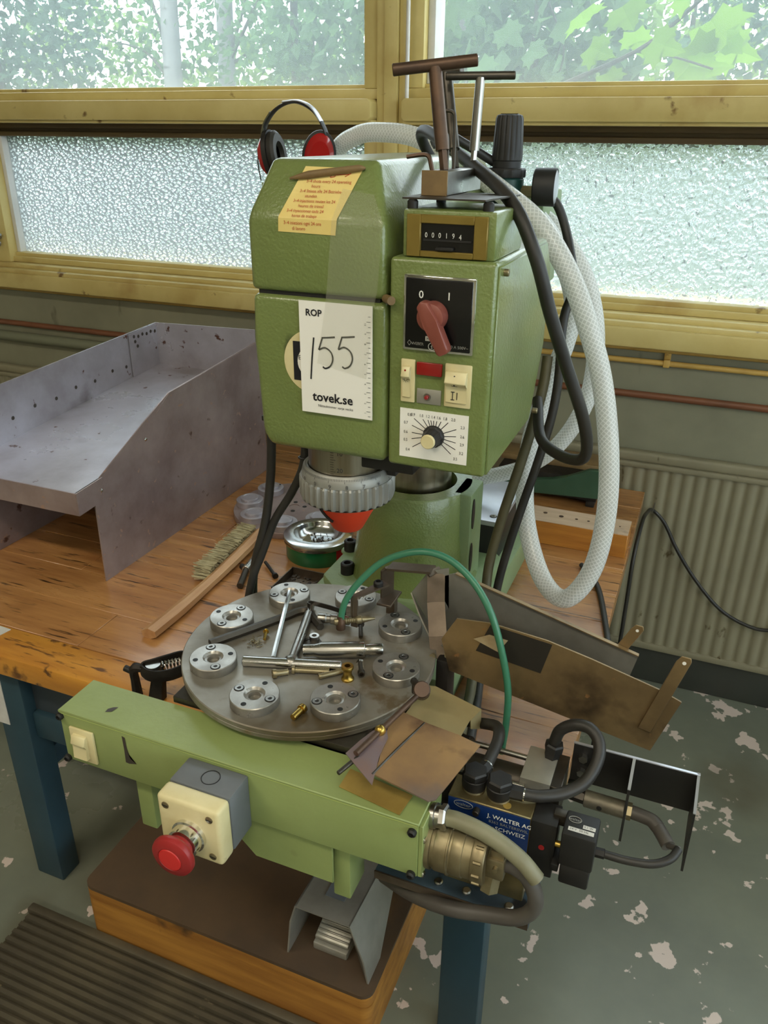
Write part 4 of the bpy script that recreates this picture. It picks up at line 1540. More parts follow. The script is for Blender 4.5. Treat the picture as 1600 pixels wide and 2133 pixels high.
# funnel mouth above the table rim
b = B()
b.sheet([(-.252, .712, .627), (-.236, .722, .652), (-.214, .722, .660), (-.212, .722, .610), (-.228, .708, .594)], .0015)
b.sheet([(-.252, .7115, .627), (-.228, .7075, .594), (-.2215, .688, .5925), (-.236, .695, .612)], .0015)
b.sheet([(-.2215, .688, .5925), (-.228, .7075, .594), (-.205, .7000, .5915), (-.198, .675, .590)], .0012)
b.out('funnel_mouth', 'chute_grey', r)
B().prism([(-.166, NY-t-.001, .6220), (-.140, NY-t-.001, .6130), (-.131, NY-t-.001, .6290), (-.150, NY-t-.001, .6310)], (0, -.0008, .0002)).out('torn_paper', 'torn_label', r)
# bent handle strap from the column foot to the chute
b = B()
pth = [Vector((-.286, .722, .610)), Vector((-.286, .722, .645)), Vector((-.2825, .722, .649)), Vector((-.232, .722, .6555)), Vector((-.2275, .720, .6515)), Vector((-.222, .706, .625)), Vector((-.211, .683, .598)), Vector((-.2045, .672, .578))]
wv = Vector((.004, .0095, 0))
for i in range(len(pth)-1):
    a0, a1 = pth[i], pth[i+1]
    d_ = (a1-a0).normalized()
    w0 = (wv-d_*wv.dot(d_)).normalized()*.0095
    if i >= 4:
        w0 = (Vector((.95, .3, .05))-d_*Vector((.95, .3, .05)).dot(d_)).normalized()*.0095
    b.sheet([a0-w0, a0+w0, a1+w0, a1-w0], .0026)
b.out('handle_strap', 'iron_bracket', r)
b = B()
b.prism([(-.289, .700, .608), (-.272, .700, .608), (-.272, .735, .608), (-.289, .735, .608)], (0, 0, .003), .0006, 1)
b.box(-.286, -.276, .722, .732, .586, .608)
b.out('strap_foot', 'iron_bracket', r)
for bx, by, bz in ((-.209, .6655, .5845), (-.1945, .671, .587)):
    B().cyl((bx, by, bz), (bx-.0005, by-.004, bz+.0015), .0036, n=6).out('bolt', 'brass_dull', r)
B().box(-.206, -.192, .664, .69, .505, .582, .002).out('support_post', 'black_iron', r)

# ================================================================== deflector plates over the console
r = thing('deflector_plate', 'brown heat-tinted copper deflector plate on a rod over the green console', 'plate', (-.18, .51, .5665))
b = B()
b.sheet([(-.2042, .5595, .592), (-.1761, .5524, .5925), (-.1467, .5493, .592), (-.1253, .548, .588), (-.1412, .4716, .588), (-.1463, .4672, .5885), (-.1836, .4719, .592), (-.1963, .4744, .592), (-.203, .5068, .592), (-.2082, .5333, .592)], -.0012)
b.out('copper_sheet', 'copper_plate', r)
b = B()
b.tube([(-.1985, .4740, .5928), (-.1905, .510, .5930), (-.1795, .5520, .5930)], .0012, 6, 4)
b.out('weld_seam', 'steel_dark', r)
b = B()
b.sheet([(-.2282, .4848, .5960), (-.2225, .5029, .5975), (-.2167, .5175, .5985), (-.2084, .5292, .5975), (-.2021, .5181, .5950), (-.2009, .495, .5935), (-.1943, .4634, .5915)], -.001)
b.out('gusset_sheet', 'copper_blue', r)
B().cyl((-.1945, .582, .6015), (-.2185, .4850, .5995), .0027, n=14).out('rod', 'rust_rod', r)
B().cyl((-.2170, .488, .5945), (-.2262, .4650, .5920), .0021, n=12, b=.0004).out('rod_stub', 'steel_dark', r)
B().ball((-.2100, .5195, .6005), .0052, 12).out('braze', 'brass', r)
B().cyl((-.1960, .5905, .596), (-.1925, .580, .6075), .0082, n=24, b=.001).out('clamp_boss', 'rust_rod', r)
B().cyl((-.2005, .592, .600), (-.2085, .6010, .5985), .0036, n=14, b=.0005).out('clamp_screw', 'steel_dark', r)
B().cyl((-.2060, .5990, .5865), (-.2060, .5990, .600), .0032, n=12).out('clamp_post', 'steel_dark', r)
b = B().sheet([(-.2297, .4735, .5678), (-.1697, .4639, .5678), (-.1668, .4882, .5678), (-.2293, .4969, .5678)], .0008)
tag(b.out('brass_sheet', 'brass_plate'), 'flat brass sheet lying on the green console under the copper deflector', 'plate')
b = B()
b.sheet([(-.208, .5698, .5765), (-.2022, .6252, .5775), (-.1937, .6271, .5775), (-.142, .6106, .5775), (-.1472, .5923, .5765), (-.1497, .5606, .5745), (-.1793, .5626, .575)], .0011)
b.sheet([(-.142, .6106, .5775), (-.1472, .5923, .5765), (-.1465, .5923, .566), (-.1415, .611, .553)], .001)
b.box(-.205, -.17, .57, .60, .535, .5755, .001)
tag(b.out('tan_sheet', 'tan_plate'), 'dull tan metal cover sheet right of the turntable above the valve block', 'plate')

# ================================================================== front console
GX0, GX1, GY0, GY1, GZ0, GZ1 = -.528, -.152, .462, .5135, .505, .567
r = thing('front_console', 'long green console beam with switch and emergency stop in front of the turntable', 'console', (-.34, .49, .426))
B().box(GX0, GX1, GY0, GY1, GZ0, .5635, .0012).out('beam', 'green_bar', r)
B().box(GX0-.0008, GX1+.0008, GY0-.0010, GY1, .5640, GZ1, .0008, 1).out('beam_lid', 'green_bar', r)
B().box(GX0+.001, GX1-.001, GY0-.0006, GY0+.002, .5633, .5642).out('lid_edge_highlight', 'green_highlight', r)  # lighter green strip, a painted highlight along the lid edge
B().box(GX1, GX1+.004, GY0+.001, GY1-.001, GZ0, .5635, .0006, 1).out('end_cap', 'green_bar', r)
for bx, bz in ((GX0+.0015, .560), (GX0+.0015, .5075), (GX1-.005, .5565), (GX1-.005, .5045+.003)):
    socket_bolt('cap_bolt', bx, GY0, bz, .0040, .0045, r, ax=(0, -1, 0), n=14)
for x0, x1 in ((-.4605, -.4415), (-.2395, -.2220)):
    B().box(x0, x1, .478, .512, .426, .506, .0015).out('support_foot', 'green_bar', r)
b = B().prism([(-.372, .470, .506), (-.236, .470, .506), (-.236, .470, .450), (-.318, .470, .450)], (0, .003, 0), .0006, 1)
b.out('apron_plate', 'green_bar', r)
b = B().box(-.5165, -.4875, .459, .462, .512, .5515, .0012)
sw = b.out('rocker_switch', 'beige', r)
b = B().prism([(-.5115, .4595, .5175), (-.5115, .4535, .5185), (-.5115, .4565, .533), (-.5115, .4525, .5370), (-.5115, .4555, .5455), (-.5115, .4595, .5460)], (.0165, 0, 0), .0008, 1)
b.out('rocker_key', 'beige', sw)
# bare and stained places of the paint
def chip(name, mt, pts, par=r, n=(0, -1, 0)):
    b = B()
    c = sum((Vector(p_) for p_ in pts), Vector((0, 0, 0)))/len(pts)
    b.add([c]+[Vector(p_) for p_ in pts], [(0, i_+1, (i_+1) % len(pts)+1) for i_ in range(len(pts))])
    return b.out(name, mt, par, smooth=False)


fy = GY0-.0004
chip('paint_scratch', 'bare_dark', [(-.4530, fy, .5590), (-.4495, fy, .5580), (-.4490, fy, .5450), (-.4465, fy, .5330), (-.4400, fy, .5285), (-.4490, fy, .5260), (-.4530, fy, .5265), (-.4525, fy, .5420)])
tz = GZ1+.0004
chip('paint_chip', 'bare_dark', [(-.4830, .4760, tz), (-.4770, .4790, tz), (-.4755, .4870, tz), (-.4800, .4850, tz), (-.4835, .4810, tz)])
# emergency stop
EX0, EX1, EZ0, EZ1 = -.376, -.3134, .500, .561
b = B().box(EX0, EX1, .4305, .4615, EZ0, EZ1, .0018)
eb = b.out('stop_housing', 'grey_box', r)
B().lathe([(.0088, .0001), (.0088, .0005), (.0081, .0005), (.0081, .0001)], ((EX0+EX1)/2+.002, .446, EZ1), n=28).out('knockout', 'black_matt', eb)
B().box(EX0-.0006, EX1+.0006, .411, .4305, EZ0-.0006, EZ1+.0006, .0042, 3).out('stop_cover', 'beige', eb)
for bx, bz in ((EX0+.009, EZ1-.009), (EX1-.009, EZ1-.009), (EX0+.009, EZ0+.009), (EX1-.009, EZ0+.009)):
    q = B().lathe([(.0036, 0), (.0036, .0005), (.003, .0009), (0, .0009)], (bx, .411, bz), (0, -1, 0), 14)
    q.mat(1).box(bx-.0030, bx+.0030, .4098, .4103, bz-.0004, bz+.0004)
    q.out('cover_screw', ['brass_dull', 'black_matt'], eb)
ex, ez = (EX0+EX1)/2+.0005, .5265
es = B().lathe([(.0165, 0), (.0165, .0035), (.0150, .0045), (.0145, .0125), (.0125, .014), (0, .014)], (ex, .411, ez), (0, -1, 0), 32).out('stop_collar', 'chrome', eb)
es['label'] = 'chrome collar of the emergency stop'
ms = B().lathe([(.0120, .010), (.0120, .0190), (.0185, .0205), (.0200, .0222), (.0203, .0250), (.0196, .0275), (.0175, .0290), (.0118, .0300), (.0114, .0294), (0, .0294)], (ex, .411, ez), (0, -1, 0), 40).out('stop_mushroom', 'red_stop', eb)
B().lathe([(.0112, 0), (.0106, .0009), (0, .0014)], (ex, .411-.0294, ez), (0, -1, 0), 32).out('stop_cap', 'red_stop_light', ms)
# end connectors
b = B().lathe([(.0110, 0), (.0110, .004), (.0095, .0045), (.0095, .0120), (0, .0120)], (GX1+.004, .4870, .5545), (1, 0, .18), 20)
cg = b.out('cable_gland', 'steel', r)
B().lathe([(.0112, .0085), (.0112, .0125), (.0095, .014), (0, .014)], (GX1+.004, .4870, .5545), (1, 0, .18), 6).out('gland_nut', 'steel', cg)
ca = (GX1+.004, .4880, .5245)
cd = Vector((1, 0, .03))
pr = [(.0245, 0), (.0245, .006), (.0225, .0065), (.0225, .009)]
b = B().lathe([(.0235, 0), (.0235, .004), (.0212, .0045), (.0212, .007), (.0228, .0075), (.0232, .0090), (.0232, .0185), (.0240, .0190), (.0240, .0200), (.0222, .0208), (.0222, .0225), (0, .0225)], ca, cd, 48)
cn = b.out('multipin_connector', 'brass_dull', r)
vs, fs = [], []
NK = 72
B().lathe([(.0222, .0222), (.0228, .023), (.0228, .032), (.0218, .0325), (.0218, .0400), (0, .0400)], ca, cd, 72).out('knurled_ring', 'brass_dull', cn)
b = B().lathe([(.0224, .0398), (.0232, .041), (.0232, .0500), (.0222, .0515), (0, .0515)], ca, cd, 40)
for k in range(12):
    a = 2*pi*k/12
    yv, zv = cos(a)*.0232, sin(a)*.0232
    b.cyl((ca[0]+.0425, ca[1]+yv, ca[2]+zv+.0013), (ca[0]+.0490, ca[1]+yv, ca[2]+zv+.0014), .0016, n=6)
b.out('grip_ring', 'brass_dull', cn)
b = B()
b.box(ca[0]+.0510, ca[0]+.067, ca[1]-.0115, ca[1]+.0115, ca[2]-.010, ca[2]+.012, .002)
b.box(ca[0]+.0540, ca[0]+.066, ca[1]-.0085, ca[1]-.0015, ca[2]+.010, ca[2]+.019, .001)
b.lathe([(.0022, 0), (.0022, .004), (0, .004)], (ca[0]+.060, ca[1]-.0115, ca[2]+.005), (0, -1, 0), 12)
b.out('cable_clamp', 'brass_dull', cn)
B().cyl((ca[0]+.056, ca[1]-.004, ca[2]-.010), (ca[0]+.055, ca[1]-.008, ca[2]-.026), .0085, n=6).out('clamp_nut', 'brass_dull', cn)
for k, (dy, dz) in enumerate(((.021, .021), (-.021, .021), (-.021, -.019), (.021, -.019))):
    B().lathe([(.0030, 0), (.0030, .0010), (0, .0022)], (GX1+.004, ca[1]+dy, ca[2]+dz), (1, 0, 0), 10).out('flange_screw', 'steel_bright', cn)
b = B().tube([(GX1+.016, .487, .5567), (-.125, .486, .5585), (-.104, .484, .5570), (-.084, .482, .5510), (-.067, .480, .5420), (-.054, .479, .5290)], .0072, 14, 6)
tag(b.out('grey_conduit', 'aluminium_hose'), 'grey-green flexible conduit bending down from the console end', 'hose')
b = B().tube([(-.084, .487, .526), (-.074, .487, .5255), (-.062, .486, .519), (-.054, .485, .502), (-.055, .485, .485), (-.068, .485, .469), (-.098, .487, .457), (-.131, .487, .449), (-.168, .500, .434), (-.205, .52, .420)], .0070, 14, 6)
tag(b.out('connector_cable', 'rubber_grey'), 'dark grey cable looping below the connector at the console end', 'cable')

# ================================================================== pneumatic valve unit
r = thing('valve_unit', 'pneumatic feed unit with blue label valve block and black solenoid', 'pneumatic unit', (-.1, .53, .445))
b = B().box(-.205, -.058, .497, .600, .444, .4535, .001)
b.out('base_slab', 'blue_plate', r)
B().prism([(-.205, .4965, .4445), (-.0585, .4965, .4445), (-.0585, .4965, .4535), (-.205, .4965, .4535)], (0, -.0015, 0)).out('slab_edge', 'iron_bracket', r)
for bx, by in ((-.145, .506), (-.118, .506), (-.078, .505), (-.066, .53)):
    B().lathe([(.0042, 0), (.0042, .002), (.003, .003), (0, .003)], (bx, by, .4535), n=14).out('slab_bolt', 'steel', r)
vb = B().box(-.143, -.0685, .515, .5425, .4535, .555, .0008, 1).out('valve_block', 'block_top', r)
B().box(-.1425, -.0695, .5142, .5152, .515, .5535).out('block_label', 'blue_label', vb)
ly = .5141
text('J. WALTER AG', .0062, (-.1065, ly, .5435), FX, FU, 'print_white', vb, bold=.0001)
text('8362 BALTERSWIL', .0044, (-.1050, ly, .5380), FX, FU, 'print_grey', vb)
text('SCHWEIZ', .0062, (-.0990, ly, .5310), FX, FU, 'print_white', vb)
text('walter', .0052, (-.1285, ly, .5475), FX, FU, 'print_grey', vb, align='CENTER')


def oval(par, c, rx, rz, ax_r, ax_u, mt):
    b = B()
    pts = [Vector(c)+Vector(ax_r)*(rx*cos(2*pi*k/24))+Vector(ax_u)*(rz*sin(2*pi*k/24)) for k in range(25)]
    b.tube(pts, .0003, 4, 1)
    return b.out('logo_oval', mt, par)


oval(vb, (-.1285, ly, .5490), .0085, .0040, FX, FU, 'print_grey')
B().cyl((-.116, .5152, .5480), (-.116, .508, .5480), .0030, n=12, b=.0005).out('port_plug', 'steel_dark', vb)
B().lathe([(.0036, 0), (.0036, .0005), (0, .0005)], (-.0915, .5215, .555), n=16).out('port_cap', 'brass_plate', vb)


def elbow(x, y, z, rot, par):
    b = B()
    b.lathe([(.0095, 0), (.0095, .0025), (.0105, .003), (.0112, .006), (.0112, .0135), (.0100, .0145), (.0112, .0150)], (x, y, z), n=24)
    b.lathe([(.0114, .0145), (.0114, .0200), (.0100, .0215), (0, .0215)], (x, y, z), n=6)
    b.out('elbow_body', 'black_matt', par)
    B().lathe([(.0098, -.0005), (.0104, .001), (.0098, .0028)], (x, y, z), n=24).out('seal_ring', 'brass_dull', par)
    d_ = Vector((cos(rot), sin(rot), 0))
    B().cyl(Vector((x, y, z+.009))+d_*.008, Vector((x, y, z+.009))+d_*.021, .0066, n=6, ph=.3).out('hose_nut', 'black_matt', par)
    B().lathe([(.0062, 0), (.0062, .0012), (.005, .0012)], Vector((x, y, z+.009))+d_*.021, d_, 14).out('hose_ferrule', 'steel_bright', par)


elbow(-.1240, .5310, .555, radians(75), r)
elbow(-.1010, .5290, .555, radians(5), r)
# cylinder and blocks
B().cyl((-.150, .583, .527), (-.085, .583, .527), .0155, n=28, b=.001).out('cylinder_barrel', 'steel_dark', r)
for dy, dz in ((.602, .541), (.5635, .541)):
    B().cyl((-.165, dy, dz), (-.085, dy, dz), .0028, n=10).out('tie_rod', 'steel', r)
B().box(-.0905, -.0625, .566, .612, .500, .549, .001).out('end_block', 'aluminium', r)
B().box(-.0628, -.0525, .566, .612, .500, .548, .0006, 1).out('end_block_cap', 'steel_dark', r)
B().box(-.165, -.149, .560, .606, .495, .546, .001).out('front_block', 'black_iron', r)
B().box(-.160, -.06, .555, .60, .4535, .500, .001).out('cylinder_foot', 'black_iron', r)
elb = B().lathe([(.0075, 0), (.0075, .008), (.0090, .0085), (.0090, .016), (.0075, .0175), (0, .0175)], (-.0690, .605, .548), (.1, 0, 1), 6)
elb.out('hose_nut', 'black_matt', r)
b = B().box(-.0685, -.0465, .5135, .5395, .495, .5555, .001)
b.out('valve_body', 'black_matt', r)
B().lathe([(.0026, 0), (.0026, .0005), (0, .0005)], (-.0575, .5135, .528), (0, -1, 0), 14).out('red_plug', 'red_stop', r)
B().box(-.052, -.040, .5245, .5335, .547, .5585, .001).out('fitting', 'steel_dark', r)
b = B()
b.lathe([(.0028, 0), (.0028, .006), (0, .006)], (-.0465, .5150, .5360), (1, 0, 0), 12)
b.out('solenoid_nut', 'brass', r)
b = B().box(-.0415, -.0135, .503, .5315, .526, .5620, .002)
so = b.out('solenoid', 'black_matt', r)
B().box(-.0395, -.0150, .5035, .528, .5050, .5265, .002).out('plug_socket', 'black_matt', so)
b = B()
b.box(-.0475, -.041, .507, .528, .512, .520, .001)
b.out('solenoid_neck', 'black_matt', so)
text('walter', .0040, (-.0335, .5200, .5621), FX, (0, 1, 0), 'print_grey', so, align='CENTER')
oval(so, (-.0335, .5213, .5624), .0052, .0034, FX, (0, 1, 0), 'print_grey')
lb = B().box(-.0375, -.0165, .5085, .5125, .5620, .5623).out('rating_label', 'paper', so)
text('24 V  50 Hz', .0032, (-.0365, .5094, .5623), FX, (0, 1, 0), 'ink_soft', lb)
lb = B().box(-.0262, -.0160, .5142, .5180, .5620, .5623).out('type_label', 'paper', so)
text('5.1 W', .0030, (-.0255, .5150, .5623), FX, (0, 1, 0), 'ink_soft', lb)
B().cyl((-.0140, .517, .538), (-.0060, .517, .5385), .0042, n=6).out('cable_gland', 'black_matt', so)
# throttle on the right
B().cyl((-.0500, .583, .532), (-.0320, .580, .5330), .0060, n=6).out('throttle_nut', 'steel_dark', r)
B().cyl((-.0320, .580, .533), (.0040, .577, .535), .0078, n=22, b=.0006).out('throttle_body', 'dull_casting', r)
B().lathe([(.0024, 0), (.0024, .0004), (0, .0004)], (-.0180, .5712, .5340), (0, -1, 0), 12).out('throttle_hole', 'black_matt', r)
B().cyl((.0055, .577, .535), (.0095, .577, .535), .0078, n=6).out('lock_nut', 'brass_dull', r)
# black angle bracket
b = B()
b.box(-.0500, .0600, .6060, .6082, .5270, .5700)
br = b.out('guard_bracket', 'black_paint', r)
B().prism([(.0582, .6082, .5700), (.0582, .5700, .5580), (.0582, .5660, .4950), (.0582, .6082, .5200)], (.0020, 0, 0)).out('guard_end', 'black_paint', br)
B().prism([(.0030, .6065, .5690), (.0030, .5750, .5600), (.0030, .5640, .5100), (.0030, .5690, .5080), (.0030, .6065, .5300)], (.0022, 0, 0)).out('guard_web', 'black_paint', br)
B().box(-.0505, .0605, .6058, .6084, .5698, .5708).out('guard_rim', 'steel_plate', br)
B().prism([(.0580, .6084, .5705), (.0580, .5700, .5585), (.0604, .5700, .5585), (.0604, .6084, .5705)], (0, 0, .0009)).out('guard_rim', 'steel_plate', br)
B().prism([(.0028, .6060, .5698), (.0028, .5745, .5608), (.0054, .5745, .5608), (.0054, .6060, .5698)], (0, 0, .0009)).out('guard_rim', 'steel_plate', br)
for bz in (.557, .540):
    B().cyl((-.040, .6060, bz), (-.040, .6010, bz), .0042, n=6).out('bracket_bolt', 'steel', br)
b = B().tube([(-.1195, .551, .564), (-.1180, .565, .566), (-.1170, .585, .570), (-.1225, .602, .568), (-.136, .612, .560), (-.155, .622, .548)], .0056, 12, 6)
tag(b.out('pneumatic_hose', 'rubber'), 'short black pneumatic hose rising from the rear elbow of the valve block', 'hose')
b = B().tube([(-.0800, .5310, .564), (-.066, .536, .5625), (-.048, .548, .562), (-.033, .563, .567), (-.026, .580, .579), (-.028, .592, .590), (-.038, .600, .596), (-.052, .603, .593), (-.064, .604, .582), (-.0680, .605, .566)], .0056, 12, 6)
tag(b.out('pneumatic_hose', 'rubber'), 'black pneumatic hose looping in an arc between valve elbow and cylinder block', 'hose')
b = B().tube([(-.0060, .517, .5385), (.012, .518, .5380), (.032, .522, .5385), (.045, .530, .5415), (.0505, .540, .545)], .0036, 10, 6)
tag(b.out('solenoid_cable', 'rubber'), 'thin black cable leaving the black solenoid to the right', 'cable')
b = B().tube([(.0095, .577, .535), (.020, .574, .5365), (.0275, .571, .5375), (.033, .566, .5365)], .0062, 12, 4)
b.tube([(.033, .566, .5365), (.038, .558, .536), (.043, .550, .535)], .0060, 12, 3)
b.tube([(.043, .550, .535), (.0505, .540, .545)], .0024, 8, 2)
tag(b.out('sleeved_tube', 'rubber_grey'), 'grey kinked sleeved tube behind the black guard bracket', 'tube')
# ================================================================== hoses and cables
def hose(name, pts, rad, label, sub=8, n=18):
    path = crom(pts, sub)
    b = B()
    b.tube(path, rad, n, 1)
    o = b.out(name, 'braided_hose')
    me = o.data
    uvl = me.uv_layers.new(name='UVMap')
    acc = [0.0]
    for i in range(1, len(path)):
        acc.append(acc[-1]+(path[i]-path[i-1]).length)
    for pl in me.polygons:
        vi = list(pl.vertices)
        ks = [i % n for i in vi]
        wrap = 0 in ks and n-1 in ks
        for li, v_ in zip(pl.loop_indices, vi):
            k = v_ % n
            u_ = (n if (wrap and k == 0) else k)/n
            uvl.data[li].uv = (u_, acc[v_//n])
    return tag(o, label, 'hose')


H1 = [(-0.425, 1.11, .945), (-.49, 1.125, .940), (-0.540, 1.13, .985), (-0.530, 1.125, 1.055), (-0.486, 1.1, 1.079), (-0.435, 1.07, 1.083), (-0.377, 1.04, 1.077), (-0.313, 1.0, 1.055), (-0.241, 0.96, 1.02), (-0.193, 0.94, 0.99), (-0.154, 0.93, 0.942), (-0.125, 0.92, 0.888), (-0.101, 0.92, 0.824), (-0.082, 0.91, 0.742), (-0.075, 0.9, 0.667), (-0.083, 0.9, 0.593), (-0.109, 0.9, 0.547), (-0.141, 0.92, 0.551), (-0.171, 0.95, 0.591), (-0.19, 0.98, 0.645), (-0.192, 1.0, 0.72), (-0.177, 1.02, 0.795), (-0.165, 1.03, 0.844), (-0.162, 1.04, 0.891), (-0.189, 1.05, 0.952), (-0.226, 1.05, 0.996)]
h = hose('braided_hose', H1, .0120, 'clear braided hose arching over the head and hanging in a long loop at right')
rt = Vector((-.008, .02, -.075)).normalized()
text('12,5 mm  P UP', .0085, (-.0755, .8895, .690), rt, Vector((1, .25, 0)), 'ink_soft', h, name='hose_print', lift=.0, sx=.9)
hose('braided_hose', [(-0.239, 1.08, 0.999), (-0.2, 1.08, 0.972), (-0.16, 1.08, 0.921), (-0.138, 1.08, 0.861), (-0.132, 1.08, 0.798), (-0.14, 1.08, 0.743), (-0.169, 1.09, 0.683), (-0.212, 1.1, 0.639), (-0.272, 1.11, 0.608), (-0.32, 1.12, 0.592)], .0115, 'clear braided hose curving down behind the control box towards the rear housing')


def cable(name, pts, rad, m_, label, cat='cable', n=10):
    return tag(B().tube(pts, rad, n, 6).out(name, m_), label, cat)


cable('power_cable', [(-0.300, 0.985, 1.02), (-0.323, 0.955, 1.049), (-0.332, 0.93, 1.076), (-0.316, 0.9, 1.084), (-0.252, 0.82, 1.062), (-0.181, 0.74, 1.030), (-0.15, 0.72, 0.987), (-0.134, 0.73, 0.937), (-0.118, 0.75, 0.886), (-0.099, 0.77, 0.83), (-0.094, 0.79, 0.791), (-0.102, 0.8, 0.774), (-0.128, 0.82, 0.77), (-0.155, 0.86, 0.772), (-0.172, 0.91, 0.80)], .0062, 'rubber', 'thick black cable running over the counter and down right of the control box')
cable('rear_cable', [(-0.330, .96, 1.07), (-0.314, 0.97, 1.079), (-0.296, 0.98, 1.071), (-0.266, 1.0, 1.052)], .0052, 'rubber', 'short black cable entering the air regulator from the left')
cable('gauge_cable', [(-.205, 1.012, 1.012), (-0.191, 1.012, 1.009), (-0.176, 1.01, 0.98), (-0.160, 0.99, 0.939), (-0.156, 0.98, 0.912), (-0.160, 0.97, 0.891), (-0.160, 0.96, 0.869), (-0.157, 0.95, 0.843), (-0.155, 0.94, 0.811), (-0.157, 0.93, 0.772), (-0.166, 0.92, 0.718), (-0.181, 0.91, 0.648), (-0.195, 0.9, 0.573), (-0.200, 0.88, 0.507), (-0.196, 0.83, 0.462), (-0.182, 0.76, 0.457), (-0.172, 0.70, 0.457)], .0056, 'rubber', 'black cable hanging from the regulator down behind the control box to the bench')
cable('olive_cable', [(-0.172, 0.95, 0.842), (-0.172, 0.94, 0.809), (-0.178, 0.93, 0.763), (-0.188, 0.92, 0.709), (-0.203, 0.91, 0.638), (-0.213, 0.9, 0.57), (-0.2075, 0.87, 0.512), (-0.203, 0.82, 0.470), (-0.192, 0.76, 0.458), (-0.183, 0.70, 0.4575)], .0066, 'rubber_olive', 'olive grey hose running down right of the column beside the black cable')
cable('head_cable', [(-0.4345, 0.74, 0.793), (-0.435, 0.74, 0.763), (-0.439, 0.74, 0.718), (-0.446, 0.735, 0.665), (-0.459, 0.73, 0.616), (-0.466, 0.73, 0.575), (-0.470, 0.735, 0.52), (-.474, .74, .456)], .0052, 'rubber', 'straight black cable hanging under the left end of the head')
B().box(-.440, -.395, .73, .75, .793, .799, .001).out('cable_entry', 'black_matt', m)
c2 = cable('head_cable', [(-0.395, 0.74, 0.793), (-0.393, 0.742, 0.765), (-0.398, 0.742, 0.737), (-0.414, 0.742, 0.704), (-0.435, 0.738, 0.668), (-0.450, 0.73, 0.625), (-0.462, 0.72, 0.585), (-0.470, 0.71, 0.52), (-.474, .715, .456)], .0050, 'rubber', 'bent black cable with a tie hanging under the middle of the head')
B().torus((-.3955, .742, .752), (0, .1, 1), .0056, .0012, 16, 6).out('cable_tie', 'black_matt', c2)
cable('wall_cord', [(-0.0545, 1.34, 0.006), (-0.0545, 1.34, 0.10), (-0.054, 1.34, 0.22), (-0.054, 1.34, 0.31), (-0.0545, 1.345, 0.39), (-0.052, 1.40, 0.440), (-0.048, 1.47, 0.432), (-0.040, 1.515, 0.419), (-0.014, 1.52, 0.393), (0.017, 1.52, 0.341), (0.063, 1.52, 0.28), (0.118, 1.52, 0.226), (0.176, 1.52, 0.201), (0.228, 1.52, 0.203), (0.40, 1.52, 0.235), (.7, 1.52, .22)], .0036, 'rubber', 'thin black cord hooked over a nail in front of the radiator', 'cord')
b = B().tube([(-.040, 1.536, .417), (-.040, 1.512, .414), (-.040, 1.509, .420), (-.038, 1.509, .438)], .0014, 6, 4)
tag(b.out('wire_hook', 'steel'), 'small bent wire hook holding the cord at the radiator', 'hook')
cable('loose_cable', [(-.125, 1.17, .4545), (-0.102, 1.137, 0.4545), (-0.0838, 1.09, 0.4545), (-0.0634, 1.006, 0.4545), (-0.052, 0.95, 0.4530), (-0.0475, 0.905, 0.432), (-0.0465, 0.885, 0.37), (-.055, .89, .28), (-.10, .95, .20), (-.2, 1.0, .12), (-.22, 1.0, .006)], .0042, 'rubber', 'black cord slipping over the right bench edge behind the chute', 'cord')

# ================================================================== air regulator
r = thing('air_regulator', 'black-knobbed air pressure regulator with gauge behind the counter', 'regulator', (-.25, 1.0, .968))
RX, RY = -.2515, 1.003
B().lathe([(0, .968), (.010, .968), (.014, .974), (.0205, .985), (.0215, 1.0), (.0215, 1.034), (.019, 1.037), (0, 1.037)], (RX, RY, 0), n=32).out('body', 'regulator_green', r)
vs, fs = [], []
NK = 48
hs = [(1.036, .0225), (1.0375, .0232), (1.0445, .0232), (1.046, .0222)]
for k in range(NK):
    a = 2*pi*k/NK
    for z_, r0 in hs:
        rr = r0*(1 if k % 4 < 2 else .955)
        vs.append((RX+cos(a)*rr, RY+sin(a)*rr, z_))
for k in range(NK):
    k2 = (k+1) % NK
    for j in range(3):
        fs.append((k*4+j, k2*4+j, k2*4+j+1, k*4+j+1))
b = B().add(vs, fs)
b.lathe([(.0212, 1.046), (.018, 1.0465), (0, 1.0465)], (RX, RY, 0), n=32)
b.out('ring_nut', 'black_matt', r, ang=25)
vs, fs = [], []
NK = 64
hs = [(1.0465, .0165), (1.0535, .0168), (1.0545, .0176), (1.060, .0178), (1.098, .0160), (1.1015, .0146), (1.1025, .012)]
for k in range(NK):
    a = 2*pi*k/NK
    for j, (z_, r0) in enumerate(hs):
        rr = r0*(.945 if (k % 4 == 0 and 3 <= j <= 5) else 1)
        vs.append((RX+cos(a)*rr, RY+sin(a)*rr, z_))
n_ = len(hs)
for k in range(NK):
    k2 = (k+1) % NK
    for j in range(n_-1):
        fs.append((k*n_+j, k2*n_+j, k2*n_+j+1, k*n_+j+1))
b = B().add(vs, fs)
b.lathe([(.0122, 1.1024), (0, 1.1024)], (RX, RY, 0), n=32)
b.prism([(RX-.010, RY-.004, 1.1022), (RX+.010, RY-.004, 1.1022), (RX+.010, RY+.004, 1.1022), (RX-.010, RY+.004, 1.1022)], (0, 0, .0012), .0004, 1)
b.out('adjusting_knob', 'black_matt', r, ang=25)
B().cyl((-.231, 1.002, 1.021), (-.217, 1.002, 1.021), .0068, n=6).out('gauge_nut', 'brass_dull', r)
b = B().lathe([(0, 0), (.0195, 0), (.0208, .0015), (.0212, .024), (.0206, .0255), (.0190, .0255), (.0190, .0245)], (-.2165, 1.002, 1.0265), (1, .06, 0), 40)
ga = b.out('gauge_case', 'black_matt', r)
